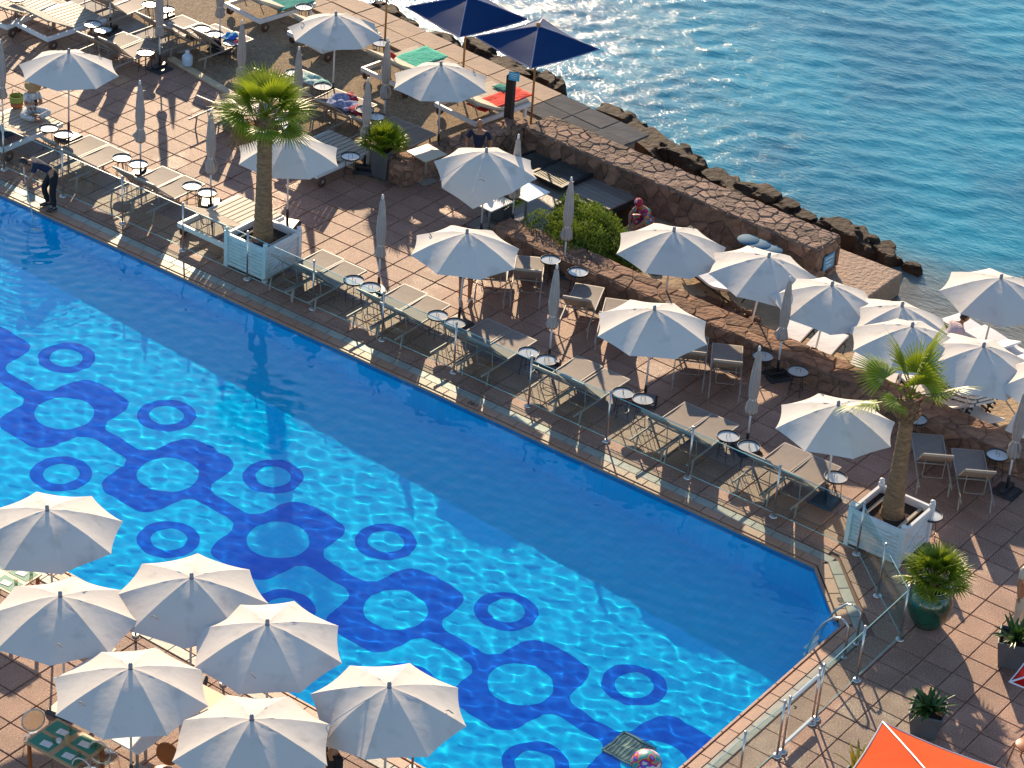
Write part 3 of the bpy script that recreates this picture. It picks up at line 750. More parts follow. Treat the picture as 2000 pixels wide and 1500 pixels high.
for x0, x1, y0, y1 in ((-2500, -65.9, 46.2, 77.9), (5.9, 2500, 46.2, 77.9), (-2500, 2500, 77.9, 2600)): b.add([(x0, y0, SEA - .03), (x1, y0, SEA - .03), (x1, y1, SEA - .03), (x0, y1, SEA - .03)], [(0, 1, 2, 3)])
tag(b.build('open_sea', sea_m), kind='structure')

# --- boulders along the shore
def boulder(name, r3, seed, m):
    bm = bmesh.new(); bmesh.ops.create_icosphere(bm, subdivisions=4, radius=1.)
    for v in bm.verts:
        p = v.co.copy(); d = noise.noise(p * 1.1 + Vector((seed * 7.1, 0, 0))) * .55 + noise.noise(p * 2.6 + Vector((0, seed * 3.3, 0))) * .28 + noise.noise(p * 6. + Vector((0, 0, seed))) * .11
        q = p * (1 + d)
        for ax in range(3): q[ax] = max(-.82, min(.82, q[ax]))
        v.co = Vector((q.x * r3[0], q.y * r3[1], q.z * r3[2]))
    me = bpy.data.meshes.new(name); bm.to_mesh(me); bm.free(); me.materials.append(m)
    o = bpy.data.objects.new(name, me); C.objects.link(o); return o
rocks = [((-41.94, 52.16), .35, .3, 'small dark boulder in the foam at the top of the shore'), ((-41.45, 52.17), .45, .4, 'dark boulder left of the wooden pole by the foam'),
 ((-40.57, 51.92), .75, .5, 'wet dark boulder just right of the tall wooden pole at the top'), ((-39.78, 51.69), .5, .4, 'pointed wet boulder between foam and path near the navy parasols'), ((-39.00, 51.68), .85, .5, 'broad brown boulder left of the first navy parasol pole'),
 ((-38.23, 51.33), .4, .35, 'small pale brown rock beside the first navy parasol pole'), ((-37.46, 51.72), 1.0, .62, 'large golden brown boulder between the two navy parasol poles'), ((-36.36, 51.28), 1.1, .65, 'largest split boulder behind the dark sign post'),
 ((-35.72, 51.11), .65, .5, 'brown boulder right behind the blue sign'), ((-34.90, 51.24), .85, .62, 'blocky dark boulder right of the second navy parasol pole'), ((-32.76, 51.25), .9, .45, 'low black rock in the foam behind the concrete strip'),
 ((-31.96, 51.03), .75, .4, 'low black rock left of the long slanted boulder'), ((-31.20, 50.55), 1.0, .5, 'long slanted black boulder touching the sea wall'), ((-30.53, 50.41), .65, .4, 'slanted dark boulder halfway along the sea wall'),
 ((-29.96, 50.31), .8, .5, 'round black boulder halfway along the sea wall'), ((-29.03, 50.10), .75, .42, 'flat topped boulder right of the round black one'), ((-28.35, 49.99), .95, .5, 'long dark boulder behind the middle of the sea wall'),
 ((-27.71, 50.07), .75, .4, 'dark boulder ending the long one near the sea wall'), ((-27.00, 49.99), .75, .38, 'low dark boulder behind the last third of the sea wall'), ((-26.38, 49.93), .6, .36, 'low boulder with a pale edge near the end of the sea wall'),
 ((-25.88, 49.82), .4, .3, 'small rounded boulder near the wall end'), ((-25.21, 49.77), .85, .4, 'dark boulder directly behind the end of the sea wall'), ((-24.61, 49.90), .8, .36, 'broad dark boulder behind the jetty slab'),
 ((-23.88, 49.78), .62, .33, 'wet boulder off the far corner of the jetty slab'), ((-23.12, 49.70), .33, .24, 'lone small black rock off the tip of the jetty')]
for i, ((x, y), rx_, rz_, lab) in enumerate(rocks):
    o = boulder('boulder', (rx_ * (.68 + .3 * ((i * 7) % 5) / 4), rx_ * .52, rz_ * (.75 + .45 * ((i * 3) % 4) / 3)), i + 1, rock_m); o.location = (x, y + .1, SEA + .06); o.rotation_euler = (0, 0, R(-20) + rt.uniform(-.5, .5)); tag(o, lab, 'boulder', 'boulders along the shore')
# rubble strip between wall and sea: many small stones nobody could count
b = MB(); r = random.Random(3)
for k in range(260):
    t = r.random(); x = -33 + t * 9.3; y = 48.15 - .05 * (x + 32.6) + abs(r.gauss(0, .4)); s = r.uniform(.05, .22)
    n_ = 7; pr = [(s * .2, -s * .5), (s * r.uniform(.8, 1.1), -s * .2), (s * r.uniform(.7, 1), s * .25), (s * .25, s * .5)]
    b.lathe(pr, n_, (x, y, SEA + .05 + .25 * max(0, 1 - (y - 48.1 + .05 * (x + 32.6)) / .7)), jit=s * .35)
for k in range(140):
    t = r.random(); x = -50 + t * 19; y = 49.95 - .128 * (x + 31.3) + abs(r.gauss(0, .3)); s = r.uniform(.05, .2)
    b.lathe([(s * .2, -s * .5), (s, -s * .2), (s * .9, s * .25), (s * .25, s * .5)], 7, (x, y, SEA + .08), jit=s * .35)
tag(b.build('shore_rubble', rock_m), 'small dark wet stones piled against the sea wall and path', 'stones', kind='stuff')
# rubble by the bush
b = MB()
for k in range(260):
    x = r.uniform(-29.2, -24.2); y = r.uniform(43.2, 44.6); s = r.uniform(.05, .17)
    b.lathe([(s * .2, -s * .5), (s, -s * .2), (s * .9, s * .25), (s * .25, s * .5)], 7, (x, y, -.38), jit=s * .35)
tag(b.build('rubble', stone_m), 'brown stones scattered on the ground below the bush', 'stones', kind='stuff')

# ================================================================ BUILDERS
def canopy_mesh(nm, Rr, top, drop, seed, m, ns=8, sag=.022, scal=.035, pw=1.42, rot0=0., fold=None):
    """ns separate fabric panels between curved ribs; hollow edges, fine wrinkles by the hub"""
    b = MB(); r = random.Random(seed); NT, NS = 9, 8
    def rib(i, t):
        a = rot0 + 2 * PI * i / ns; dz = 0.
        if fold and i % ns in fold: dz = fold[i % ns] * t * t
        return Vector((Rr * t * math.cos(a) * (1 - abs(dz) * .35), Rr * t * math.sin(a) * (1 - abs(dz) * .35), top - drop * t ** pw - dz))
    for i in range(ns):
        vs = []; am = rot0 + 2 * PI * (i + .5) / ns; inw = Vector((-math.cos(am), -math.sin(am), 0)); wr = r.uniform(.3, 1.5); ph = r.uniform(0, 6)
        for k in range(NT + 1):
            t = .035 + .965 * k / NT
            for j in range(NS + 1):
                s = j / NS; p = rib(i, t).lerp(rib(i + 1, t), s); h = 4 * s * (1 - s)
                p += inw * scal * Rr * h * t ** 3
                p.z -= sag * Rr * h * t * (1.15 - t * .5)
                w = .017 * wr * math.exp(-((t - .28) / .16) ** 2) * math.sin(34 * t + ph) * math.exp(-((min(s, 1 - s) - .12) / .12) ** 2)
                p.z += w + .012 * noise.noise(Vector((p.x * 2.2, p.y * 2.2, seed)))
                vs.append(p)
        fs = [(k * (NS + 1) + j, (k + 1) * (NS + 1) + j, (k + 1) * (NS + 1) + j + 1, k * (NS + 1) + j + 1) for k in range(NT) for j in range(NS)]
        b.add(vs, fs)
    return b.mesh(nm, m, True)
def new_obj(nm, me, parent=None, loc=None):
    o = bpy.data.objects.new(nm, me); C.objects.link(o); o.parent = parent
    if loc: o.location = loc
    return o
def make_parasol(seed, Rr=1.2, top=2.22, drop=.46, base=True, polem=None, fold=None, straps=1):
    t = empty('open_parasol')
    new_obj('canopy', canopy_mesh('canopy', Rr, top, drop, seed, canvas, rot0=R(10 + 17 * (seed % 5)), fold=fold), t)
    MB().lathe([(.034, top - .05), (.036, top + .07), (.022, top + .10)], 12).build('cap', pole_g, t, True)
    MB().tube([(0, 0, .25), (0, 0, top + .02)], .021, 10).build('pole', pole_w, t, True)
    b = MB(); MB().lathe([(.032, .0), (.032, .34), (.026, .42)], 10).build('sleeve', black_m, t, True)
    if base: MB().box((0, 0, .035), (.52, .52, .07), taper=.86).build('base_plate', black_m, t, bevel=.01)
    b = MB()
    for i in range(8):
        a = R(10 + 17 * (seed % 5)) + 2 * PI * i / 8
        pts = [(Rr * q * math.cos(a), Rr * q * math.sin(a), top - drop * q ** 1.42 - .02 - .006) for q in (.03, .35, .7, .985)]
        b.tube(pts, .008, 5)
    b.build('ribs', pole_w, t)
    for q in range(straps):
        a = R(10 + 17 * (seed % 5)) + 2 * PI * (seed % 8 + .1) / 8; b = MB()
        p0 = Vector((Rr * .72 * math.cos(a), Rr * .72 * math.sin(a), top - drop * .72 ** 1.42 + .0))
        b.tube([p0 + Vector((0, 0, 0)), p0 + Vector((.05, -.03, .045)), p0 + Vector((.11, -.05, .02)), p0 + Vector((.13, -.02, -.01))], [.010, .014, .012, .008], 5); b.build('strap', canvas_shut, t, True)
    return t
def make_closed(seed):
    t = empty('closed_parasol'); r = random.Random(seed); zb = .95 - .05 * (seed % 3)
    prof = [(.016, 2.34), (.045, 2.26), (.062, 2.1), (.078, 1.9), (.092, 1.7), (.098, 1.55), (.092, 1.38), (.074, 1.24), (.068, 1.2), (.095 + .01 * (seed % 3), 1.08), (.115, zb + .03), (.085, zb - .03), (.05, zb + .03)]
    b = MB(); b.lathe(list(reversed(prof)), 40, fold=.20, nf=8, jit=.006); o = b.build('canopy', canvas_shut, t, True)
    b = MB(); a = r.uniform(0, 6)
    b.add([(.06 * math.cos(a), .06 * math.sin(a), 1.2), (.20 * math.cos(a), .20 * math.sin(a), 1.08), (.15 * math.cos(a + .4), .15 * math.sin(a + .4), .95), (.06 * math.cos(a + .6), .06 * math.sin(a + .6), 1.0)], [(0, 1, 2, 3)])
    b.build('loose_flap', canvas_shut, t)
    MB().lathe([(.07, 1.195), (.075, 1.215), (.072, 1.235)], 12).build('tie_strap', pole_w, t)
    MB().lathe([(.03, 2.33), (.03, 2.40), (.018, 2.43)], 10).build('cap', pole_w, t, True)
    MB().tube([(0, 0, .3), (0, 0, 1.0)], .021, 10).build('pole', pole_w, t, True)
    MB().lathe([(.032, 0), (.032, .36), (.025, .42)], 10).build('sleeve', black_m, t, True)
    b = MB(); b.box((0, 0, .04), (.52, .52, .07), taper=.8); b.box((0, 0, .10), (.12, .46, .07)); b.build('base_plate', black_m, t, bevel=.01)
    return t
def make_lounger(ang=36, wd=.64, fm=None):
    """foot end towards +y, head end towards -y, back raised"""
    fm = fm or frame_m; t = empty('sun_lounger'); h = .33; w = wd / 2; a = R(ang); hy = -.06
    b = MB()
    for s in (-1, 1): b.bar((s * w, -.98, h), (s * w, .97, h), .022, .042)
    b.bar((-w, .965, h), (w, .965, h), .028, .042).bar((-w, hy, h - .02), (w, hy, h - .02), .024, .03)
    b.build('side_frame', fm, t)
    b = MB(); n = 6
    vs = [(x * (w - .016), hy + (.95 - hy) * k / n, h + .022 - .022 * math.sin(PI * k / n)) for k in range(n + 1) for x in (-1, 1)]
    b.add(vs, [(2 * k, 2 * k + 1, 2 * k + 3, 2 * k + 2) for k in range(n)]); b.build('seat', mesh_m, t)
    bl = .82; P = lambda q, x=0., o=0.: (x, hy - q * bl * math.cos(a) - o * math.sin(a), h + .02 + q * bl * math.sin(a) + .06 * q * q - o * math.cos(a))
    vs = [P(k / n, x * (w - .03), .02 * math.sin(PI * k / n)) for k in range(n + 1) for x in (-1, 1)]
    bk = MB().add(vs, [(2 * k + 1, 2 * k, 2 * k + 2, 2 * k + 3) for k in range(n)]).build('backrest', mesh_m, t)
    b = MB()
    for s in (-1, 1):
        for k in range(3): b.bar(P(k / 3, s * (w - .02)), P((k + 1) / 3, s * (w - .02)), .026, .026)
    b.bar(P(1, -w + .02), P(1, w - .02), .03, .05); b.build('backrest_frame', fm, bk)
    b = MB(); q = P(.62, 0, .02)
    for s in (-1, 1): b.bar((s * .2, q[1], q[2]), (s * .2, -.42, h - .12), .014, .014)
    b.bar((-.2, -.42, h - .12), (.2, -.42, h - .12), .014, .014); b.build('prop_bar', fm, bk)
    for x, y, dy in ((-1, .72, .06), (1, .72, .06), (-1, -.70, -.06), (1, -.70, -.06)):
        MB().bar((x * (w - .005), y, h), (x * (w - .005), y + dy, 0), .026, .03).build('leg', fm, t)
    return t
def make_table():
    t = empty('tray_table'); h = .52
    MB().lathe([(.0, h), (.215, h), (.215, h + .004), (.0, h + .004)], 28, cap=False).build('tray', tray_m, t)
    b = MB(); b.lathe([(.213, h - .008), (.228, h - .008), (.232, h + .03), (.224, h + .032), (.214, h + .006)], 28, cap=False); b.build('rim', black_m, t, True)
    MB().tube([(-.045, 0, h + .004), (-.045, 0, h + .075), (.045, 0, h + .075), (.045, 0, h + .004)], .006, 6).build('handle', black_m, t)
    for k in range(4):
        a = PI / 4 + k * PI / 2
        MB().tube([(.12 * math.cos(a), .12 * math.sin(a), h - .01), (.175 * math.cos(a), .175 * math.sin(a), .0)], .0075, 6).build('leg', black_m, t)
    b = MB(); b.tube([(.155 * math.cos(2 * PI * k / 20), .155 * math.sin(2 * PI * k / 20), .14) for k in range(21)], .006, 5); b.build('foot_ring', black_m, t)
    return t
def make_daybed(wd=1.46, ln=1.95, ang=27, cushion=None):
    """slatted wooden double lounger in a white frame on two wheels; head end towards -y"""
    t = empty('slatted_daybed'); w, l = wd / 2, ln / 2; h = .38
    b = MB(); b.box((-w + .035, 0, h - .05), (.07, ln, .11)).box((w - .035, 0, h - .05), (.07, ln, .11)).box((0, -l + .035, h - .05), (wd - .14, .069, .108)).box((0, l - .035, h - .05), (wd - .14, .069, .108))
    b.build('frame', white_m, t, bevel=.006)
    n = 9; sw = (wd - .10) / n; hy = -.05; a = R(ang); bl = .98
    for k in range(n):
        x = -wd / 2 + .05 + (k + .5) * sw
        MB().box((0, 0, 0), (sw - .030, l - hy - .02, .024)).build('slat', slat_m, t, loc=(x, (l + hy) / 2, h + .016))
    back = MB().bar((-w + .1, hy - .3 * math.cos(a), h + .3 * math.sin(a) - .02), (w - .1, hy - .3 * math.cos(a), h + .3 * math.sin(a) - .02), .05, .025).bar((-w + .1, hy - .85 * math.cos(a), h + .85 * math.sin(a) - .02), (w - .1, hy - .85 * math.cos(a), h + .85 * math.sin(a) - .02), .05, .025).build('backrest', slat_m, t)
    for k in range(n):
        x = -wd / 2 + .05 + (k + .5) * sw
        MB().bar((x, hy, h + .016), (x, hy - bl * math.cos(a), h + .016 + bl * math.sin(a)), sw - .030, .022).build('back_slat', slat_m, back)
    b = MB()
    for s in (-1, 1): b.bar((s * .35, hy - .7 * math.cos(a), h + .7 * math.sin(a) - .03), (s * .35, -.52, h - .08), .02, .02)
    b.build('prop', frame_m, back)
    for s in (-1, 1):
        MB().box((s * (w - .07), l - .14, (h - .1) / 2), (.075, .075, h - .1)).build('leg', white_m, t)
        wl = MB()
        pr = [(.015, -.02), (.125, -.028), (.135, -.018), (.135, .018), (.125, .028), (.015, .02)]
        wl.lathe(pr, 18); wl.v = [(s * (w - .02) + z, -l + .20 + x, .135 + y) for x, y, z in wl.v]; o = wl.build('wheel', wheel_m, t, True)
        hb = MB(); hb.lathe([(.04, -.032), (.04, .032)], 10); hb.v = [(s * (w - .02) + z, -l + .20 + x, .135 + y) for x, y, z in hb.v]; hb.build('hub', frame_m, o)
        MB().box((s * (w - .05), -l + .2, .24), (.03, .06, .12)).build('bracket', dark_m, t)
    if cushion:
        n = 8; vs = []
        for k in range(n + 1):
            q = k / n; y = l - .04 - q * (l - hy + .80)
            z = h + .03 if y > hy else h + .03 + (hy - y) * math.tan(a)
            for x in (-1, 1): vs.append((x * (w - .08), y, z))
        top = [(x, y, z + .07) for x, y, z in vs]; N2 = len(vs)
        fs = [(N2 + 2 * k, N2 + 2 * k + 1, N2 + 2 * k + 3, N2 + 2 * k + 2) for k in range(n)] + [(2 * k, 2 * k + 2, N2 + 2 * k + 2, N2 + 2 * k) for k in range(n)] + [(2 * k + 1, N2 + 2 * k + 1, N2 + 2 * k + 3, 2 * k + 3) for k in range(n)]
        fs += [(0, 1, N2 + 1, N2), (2 * n, N2 + 2 * n, N2 + 2 * n + 1, 2 * n + 1)]
        MB().add(vs + top, fs).build('cushion', cushion, t)
    return t
def cloth(name, w, l, m, loc, rz, z, seed, amp=.03, tiltf=None, thick=.012, lumps=0.):
    """a real piece of fabric lying in folds, with thickness"""
    n = 14; vs = []; off = Vector((seed * 3.7, seed * 1.3, 0))
    def hgt(u, v):
        base = tiltf(u, v) if tiltf else 0.
        e = max(0, 1 - (max(abs(u / w * 2), abs(v / l * 2))) ** 4)
        return base + amp * (noise.noise(Vector((u * 5, v * 2.2, 0)) + off) + .6 * noise.noise(Vector((u * 11, v * 9, 0)) + off) + .4) + lumps * e * (.5 + .8 * noise.noise(Vector((u * 4, v * 4, 7)) + off))
    for j in range(n + 1):
        for i in range(n + 1):
            u = (i / n - .5) * w; v = (j / n - .5) * l
            du = .07 * noise.noise(Vector((u * 2, v * 2, 5)) + off) * min(1, w)
            vs.append((u + du, v + du * .5, max(.004, hgt(u, v) + thick)))
    g = [(j * (n + 1) + i, j * (n + 1) + i + 1, (j + 1) * (n + 1) + i + 1, (j + 1) * (n + 1) + i) for j in range(n) for i in range(n)]
    b = MB().add(vs, g); o = b.build(name, m, None, True); so = o.modifiers.new('thickness', 'SOLIDIFY'); so.thickness = thick; so.offset = -1
    o.location = (loc[0], loc[1], z); o.rotation_euler = (0, 0, rz); return o
def frond_mesh(nm, Lp, Rf, nl, seed, spread=200, droop=.35, wf=.030):
    """palmate leaf: stalk along +x then a fan of folded narrow leaflets"""
    r = random.Random(seed); b = MB()
    b.tube([(0, 0, 0), (Lp * .5, 0, .05 * Lp), (Lp, 0, 0)], [.014, .011, .009], 5)
    for k in range(nl):
        q = k / (nl - 1) - .5; a = R(spread) * q; ln = Rf * (1 - .30 * abs(q) * 1.4) * r.uniform(.88, 1.06)
        d = Vector((math.cos(a), math.sin(a), 0)); s = Vector((-d.y, d.x, 0)); o = Vector((Lp, 0, 0)); pts = []
        for i, t in enumerate((.0, .35, .62, .85, 1.)):
            wv = (wf * .35, wf * 1.3, wf * 1.05, wf * .5, .002)[i]
            c = o + d * ln * t + Vector((0, 0, -droop * ln * max(0, t - .45) ** 1.6 * 1.7 - .12 * Rf * abs(q) * t + .05 * Rf * math.sin(t * 3) ))
            tw = .35 * wv
            pts += [c - s * wv, c + Vector((0, 0, -tw if k % 2 else tw)), c + s * wv]
        b.add(pts, [(3 * i + j, 3 * i + 3 + j, 3 * i + 4 + j, 3 * i + 1 + j) for i in range(4) for j in range(2)])
    return b
FR = [frond_mesh('palm_frond', .50, .66, 28, s, wf=.017, droop=.12, spread=190).mesh('palm_frond', leaf_m) for s in range(3)]
FRY = frond_mesh('dry_frond', .5, .5, 24, 9, droop=.9, wf=.014).mesh('dry_frond', leaf_y)
FRS = [frond_mesh('small_frond', .28, .30, 20, s + 20, wf=.012, droop=.2, spread=210).mesh('small_frond', leaf_m) for s in range(2)]
def fronds(parent, meshes, top, lst, nm='frond'):
    for i, (az, el, sc, k) in enumerate(lst):
        o = new_obj(nm, meshes[k % len(meshes)], parent, top)
        M_ = Matrix.Rotation(R(az), 4, 'Z') @ Matrix.Rotation(R(-el), 4, 'Y') @ Matrix.Rotation(R((i * 37) % 50 - 25), 4, 'X')
        o.rotation_euler = M_.to_euler(); o.scale = (sc,) * 3
def planter_box(x, y, rz, label):
    t = empty('planter_box', (x, y, 0), rz); tag(t, label, 'planter'); W, H = 1.12, .82
    for sx, sy in ((-1,-1),(1,-1),(1,1),(-1,1)):
        c = MB().box((sx * (W / 2), sy * (W / 2), H / 2 + .03), (.095, .095, H + .06)).build('corner_post', white_m, t, bevel=.006)
        MB().lathe([(.03, .0), (.055, .03), (.05, .065), (.02, .085)], 12, (sx * W / 2, sy * W / 2, H + .06)).build('finial', white_m, c, True)
    for k in range(4):
        a = k * PI / 2; M_ = Matrix.Rotation(a, 4, 'Z')
        nb = 7
        pn_ = MB().box((0, -W / 2, .10), (W - .095, .05, .08), 0); pn_.v = [tuple(M_ @ Vector(v)) for v in pn_.v]; p_ = pn_.build('bottom_rail', white_m, t)
        pn_ = MB().box((0, -W / 2, H - .04), (W - .095, .06, .08)); pn_.v = [tuple(M_ @ Vector(v)) for v in pn_.v]; pn_.build('top_rail', white_m, t)
        for j in range(nb):
            b = MB().box((0, -W / 2 + .012, .145 + (j + .5) * (H - .23) / nb), (W - .1, .022, (H - .23) / nb - .010)); b.v = [tuple(M_ @ Vector(v)) for v in b.v]; b.build('board', white_m, p_)
        b = MB().bar((-W / 2 + .06, -W / 2 - .012, .16), (W / 2 - .06, -W / 2 - .012, H - .1), .012, .03, up=(0, 1, 0)).bar((-W / 2 + .06, -W / 2 - .009, H - .1), (W / 2 - .06, -W / 2 - .009, .16), .012, .03, up=(0, 1, 0))
        b.v = [tuple(M_ @ Vector(v)) for v in b.v]; b.build('cross_brace', white_m, p_)
    MB().box((0, 0, .36), (W - .03, W - .03, .6)).build('soil', soil_m, t)
    for s in (-1, 1): MB().bar((s * .36, -W / 2 + .03, .70), (s * .36, W / 2 - .03, .70), .055, .04).build('wooden_batten', slat_m, t)
    return t
def palm(x, y, z, top, lean, fr, lab, r0=.235, r1=.13, extra=()):
    t = empty('fan_palm', (x, y, z)); tag(t, lab, 'palm tree'); n = 44; b = MB(); pts = []; rad = []; lx, ly = lean
    for k in range(n + 1):
        q = k / n; pts.append((lx * q ** 1.3, ly * q ** 1.3, top * q)); rr = r1 + (r0 - r1) * math.exp(-q * 3.2) + .05 * math.exp(-((q - .93) / .08) ** 2)
        rad.append(rr * (1 + .05 * (k % 2) + .02 * math.sin(k * 1.7)))
    b.tube(pts, rad, 18); b.build('trunk', trunk_m, t, False)
    b = MB(); r = random.Random(int(x * 7))
    for k in range(46):
        a = k * 2.4; zz = top * (.80 + .21 * k / 46); q = zz / top; rr = r1 + .035
        c = Vector((lx * q ** 1.3 + rr * math.cos(a), ly * q ** 1.3 + rr * math.sin(a), zz)); d = Vector((math.cos(a), math.sin(a), 1.5)).normalized()
        b.bar(c, c + d * r.uniform(.10, .20), .05, .014, up=(math.cos(a), math.sin(a), 0))
    b.build('leaf_bases', boot_m, t)
    fronds(t, FR, (lx, ly, top), fr)
    if extra: fronds(t, [FRY], (lx, ly, top - .05), extra, 'dry_frond')
    return t
def strap_plant(parent, z, n, ln, wd, m, seed, up=.6, name='leaves'):
    r = random.Random(seed); b = MB()
    for k in range(n):
        a = r.uniform(0, 6.28); el = r.uniform(.25, 1.25) * up + .25; l_ = ln * r.uniform(.65, 1.1); d = Vector((math.cos(a), math.sin(a), 0)); s = Vector((-d.y, d.x, 0)); pts = []
        o = Vector((r.uniform(-.07, .07), r.uniform(-.07, .07), z))
        for i, t in enumerate((0, .3, .6, .85, 1.)):
            c = o + d * l_ * t * math.cos(el) + Vector((0, 0, l_ * (t * math.sin(el) - .35 * t * t))); w = wd * (.5, 1., .9, .5, .04)[i]
            pts += [c - s * w, c + Vector((0, 0, -w * .35)), c + s * w]
        b.add(pts, [(3 * i + j, 3 * i + 3 + j, 3 * i + 4 + j, 3 * i + 1 + j) for i in range(4) for j in range(2)])
    o = b.build(name, m, parent); tag(o, kind='stuff'); return o
def square_pot(x, y, w, h, rz, lab, wt=None):
    t = empty('potted_plant', (x, y, 0), rz); tag(t, lab, 'potted plant'); wb = w * .72; k = 4
    def ring(a, z): return [(sx * a / 2, sy * a / 2, z) for sx, sy in ((-1,-1),(1,-1),(1,1),(-1,1))]
    b = MB(); vs = ring(wb, 0) + ring(w, h) + ring(w - .07, h) + ring(w - .09, h - .08)
    fs = [(3, 2, 1, 0)] + [(r_ * 4 + i, r_ * 4 + (i + 1) % 4, r_ * 4 + 4 + (i + 1) % 4, r_ * 4 + 4 + i) for r_ in range(3) for i in range(4)]
    b.add(vs, fs).build('pot', pot_m, t, bevel=.012); b = MB(); b.add(ring(w - .085, h - .06), [(0, 1, 2, 3)]); b.build('soil', soil_m, t)
    return t
# ---- people (one skinned surface per body; clothes and hair are separate children)
def lerp(a, b, t): return tuple(a[i] + (b[i] - a[i]) * t for i in range(3))
def head_mesh(m):
    bm = bmesh.new(); bmesh.ops.create_icosphere(bm, subdivisions=3, radius=1.)
    for v in bm.verts:
        x, y, z = v.co; w = 1 - .18 * max(0, -z) ; v.co = Vector((x * .078 * w, y * .098 * (1 - .10 * max(0, -z)), z * .122))
        if y < -.2: v.co.y -= .022 * math.exp(-((x / .22) ** 2 + ((z + .10) / .28) ** 2)); v.co.y += .010 * (math.exp(-(((x - .38) / .2) ** 2 + ((z - .12) / .14) ** 2)) + math.exp(-(((x + .38) / .2) ** 2 + ((z - .12) / .14) ** 2)))
    me = bpy.data.meshes.new('head'); bm.to_mesh(me); bm.free(); me.materials.append(m); me.polygons.foreach_set('use_smooth', [True] * len(me.polygons)); return me
HEAD = head_mesh(skin_m)
def person(name, loc, rz, J, lab, top=None, legs=None, shoes=None, hair=None, hairstyle='short', short_legs=False, sleeves='short', hands='relaxed', facing=(0, 0)):
    """J: joints in local metres (facing -y): pelvis chest neck head, shoulder/elbow/wrist, hip/knee/ankle for L and R"""
    t = empty(name, loc, rz); tag(t, lab, 'person')
    order = ['pelvis', 'belly', 'chest', 'neck', 'headbase', 'shL', 'elL', 'wrL', 'haL', 'shR', 'elR', 'wrR', 'haR', 'hiL', 'knL', 'anL', 'toL', 'hiR', 'knR', 'anR', 'toR']
    J = dict(J); J['belly'] = lerp(J['pelvis'], J['chest'], .5); J['headbase'] = lerp(J['neck'], J['head'], .75)
    rad = dict(pelvis=(.125, .10), belly=(.115, .09), chest=(.14, .10), neck=.055, headbase=.05, sh=.062, el=.043, wr=.029, ha=(.038, .022), hi=.095, kn=.060, an=.038, to=(.042, .03))
    E = [(0, 1), (1, 2), (2, 3), (3, 4), (2, 5), (5, 6), (6, 7), (7, 8), (2, 9), (9, 10), (10, 11), (11, 12), (0, 13), (13, 14), (14, 15), (15, 16), (0, 17), (17, 18), (18, 19), (19, 20)]
    for s in 'LR': J['ha' + s] = lerp(J['el' + s], J['wr' + s], 1.28)
    pts = [J[k] for k in order]; rr = [rad[k] if k in rad else rad[k[:2]] for k in order]
    body = skin('body', pts, E, rr, skin_m, t)
    hd = new_obj('head', HEAD, t, J['head']); hd.rotation_euler = (facing[0], 0, facing[1])
    for s in (-1, 1): MB().lathe([(.004, -.012), (.016, -.008), (.018, .008), (.006, .014)], 8, (s * .080, .01, 0)).build('ear', skin_m, hd, True)
    # fingers: four short chains and a thumb on each hand
    for s in 'LR':
        w, h = Vector(J['wr' + s]), Vector(J['ha' + s]); d = (h - w).normalized(); sd_ = d.cross(Vector((0, 1, 0)));
        if sd_.length < .2: sd_ = d.cross(Vector((1, 0, 0)))
        sd_.normalize(); nn = d.cross(sd_); b = MB()
        for q, (o_, l_) in enumerate(((-.03, .070), (-.010, .082), (.010, .078), (.03, .060))):
            p = h + sd_ * o_; b.tube([p - d * .02, p + d * l_ * .5, p + d * l_ * .85 + nn * .02], [.010, .009, .007], 6)
        p = w + d * .03 - sd_ * .03; b.tube([p, p - sd_ * .03 + d * .03, p - sd_ * .035 + d * .06], [.012, .010, .008], 6)
        b.build('fingers', skin_m, t, True)
    if top:
        slv = ['el'] if sleeves == 'short' else ['el', 'wr']; P = ['pelvis', 'belly', 'chest']; pts = [J['pelvis'], J['belly'], J['chest'], lerp(J['chest'], J['neck'], .65)]; ed = [(0, 1), (1, 2), (2, 3)]; rr = [(.135, .112), (.130, .108), (.155, .118), .075]
        for s in 'LR':
            i = len(pts); e_ = lerp(J['sh' + s], J['el' + s], .75) if sleeves == 'short' else J['el' + s]
            pts += [J['sh' + s], e_]; ed += [(2, i), (i, i + 1)]; rr += [.078, .060]
            if sleeves == 'long': pts.append(J['wr' + s]); ed.append((i + 1, i + 2)); rr.append(.042)
        skin('shirt', pts, ed, rr, top, t)
    if legs:
        pts = [lerp(J['pelvis'], J['belly'], .35), J['pelvis']]; ed = [(0, 1)]; rr = [(.128, .108), (.145, .118)]
        for s in 'LR':
            i = len(pts)
            if short_legs: pts += [J['hi' + s], lerp(J['hi' + s], J['kn' + s], .8)]; ed += [(1, i), (i, i + 1)]; rr += [.112, .095]
            else: pts += [J['hi' + s], J['kn' + s], lerp(J['kn' + s], J['an' + s], .95)]; ed += [(1, i), (i, i + 1), (i + 1, i + 2)]; rr += [.112, .080, .062]
        skin('trousers' if not short_legs else 'shorts', pts, ed, rr, legs, t)
    if shoes:
        for s in 'LR':
            a, q = Vector(J['an' + s]), Vector(J['to' + s]); d = (q - a); d.z = 0; d.normalize()
            b = MB().tube([a - d * .06 + Vector((0, 0, -.02)), a + d * .04 + Vector((0, 0, -.015)), a + d * .13 + Vector((0, 0, -.03)), a + d * .20 + Vector((0, 0, -.035))], [.035, .046, .044, .026], 10); b.build('shoe', shoes, t, True)
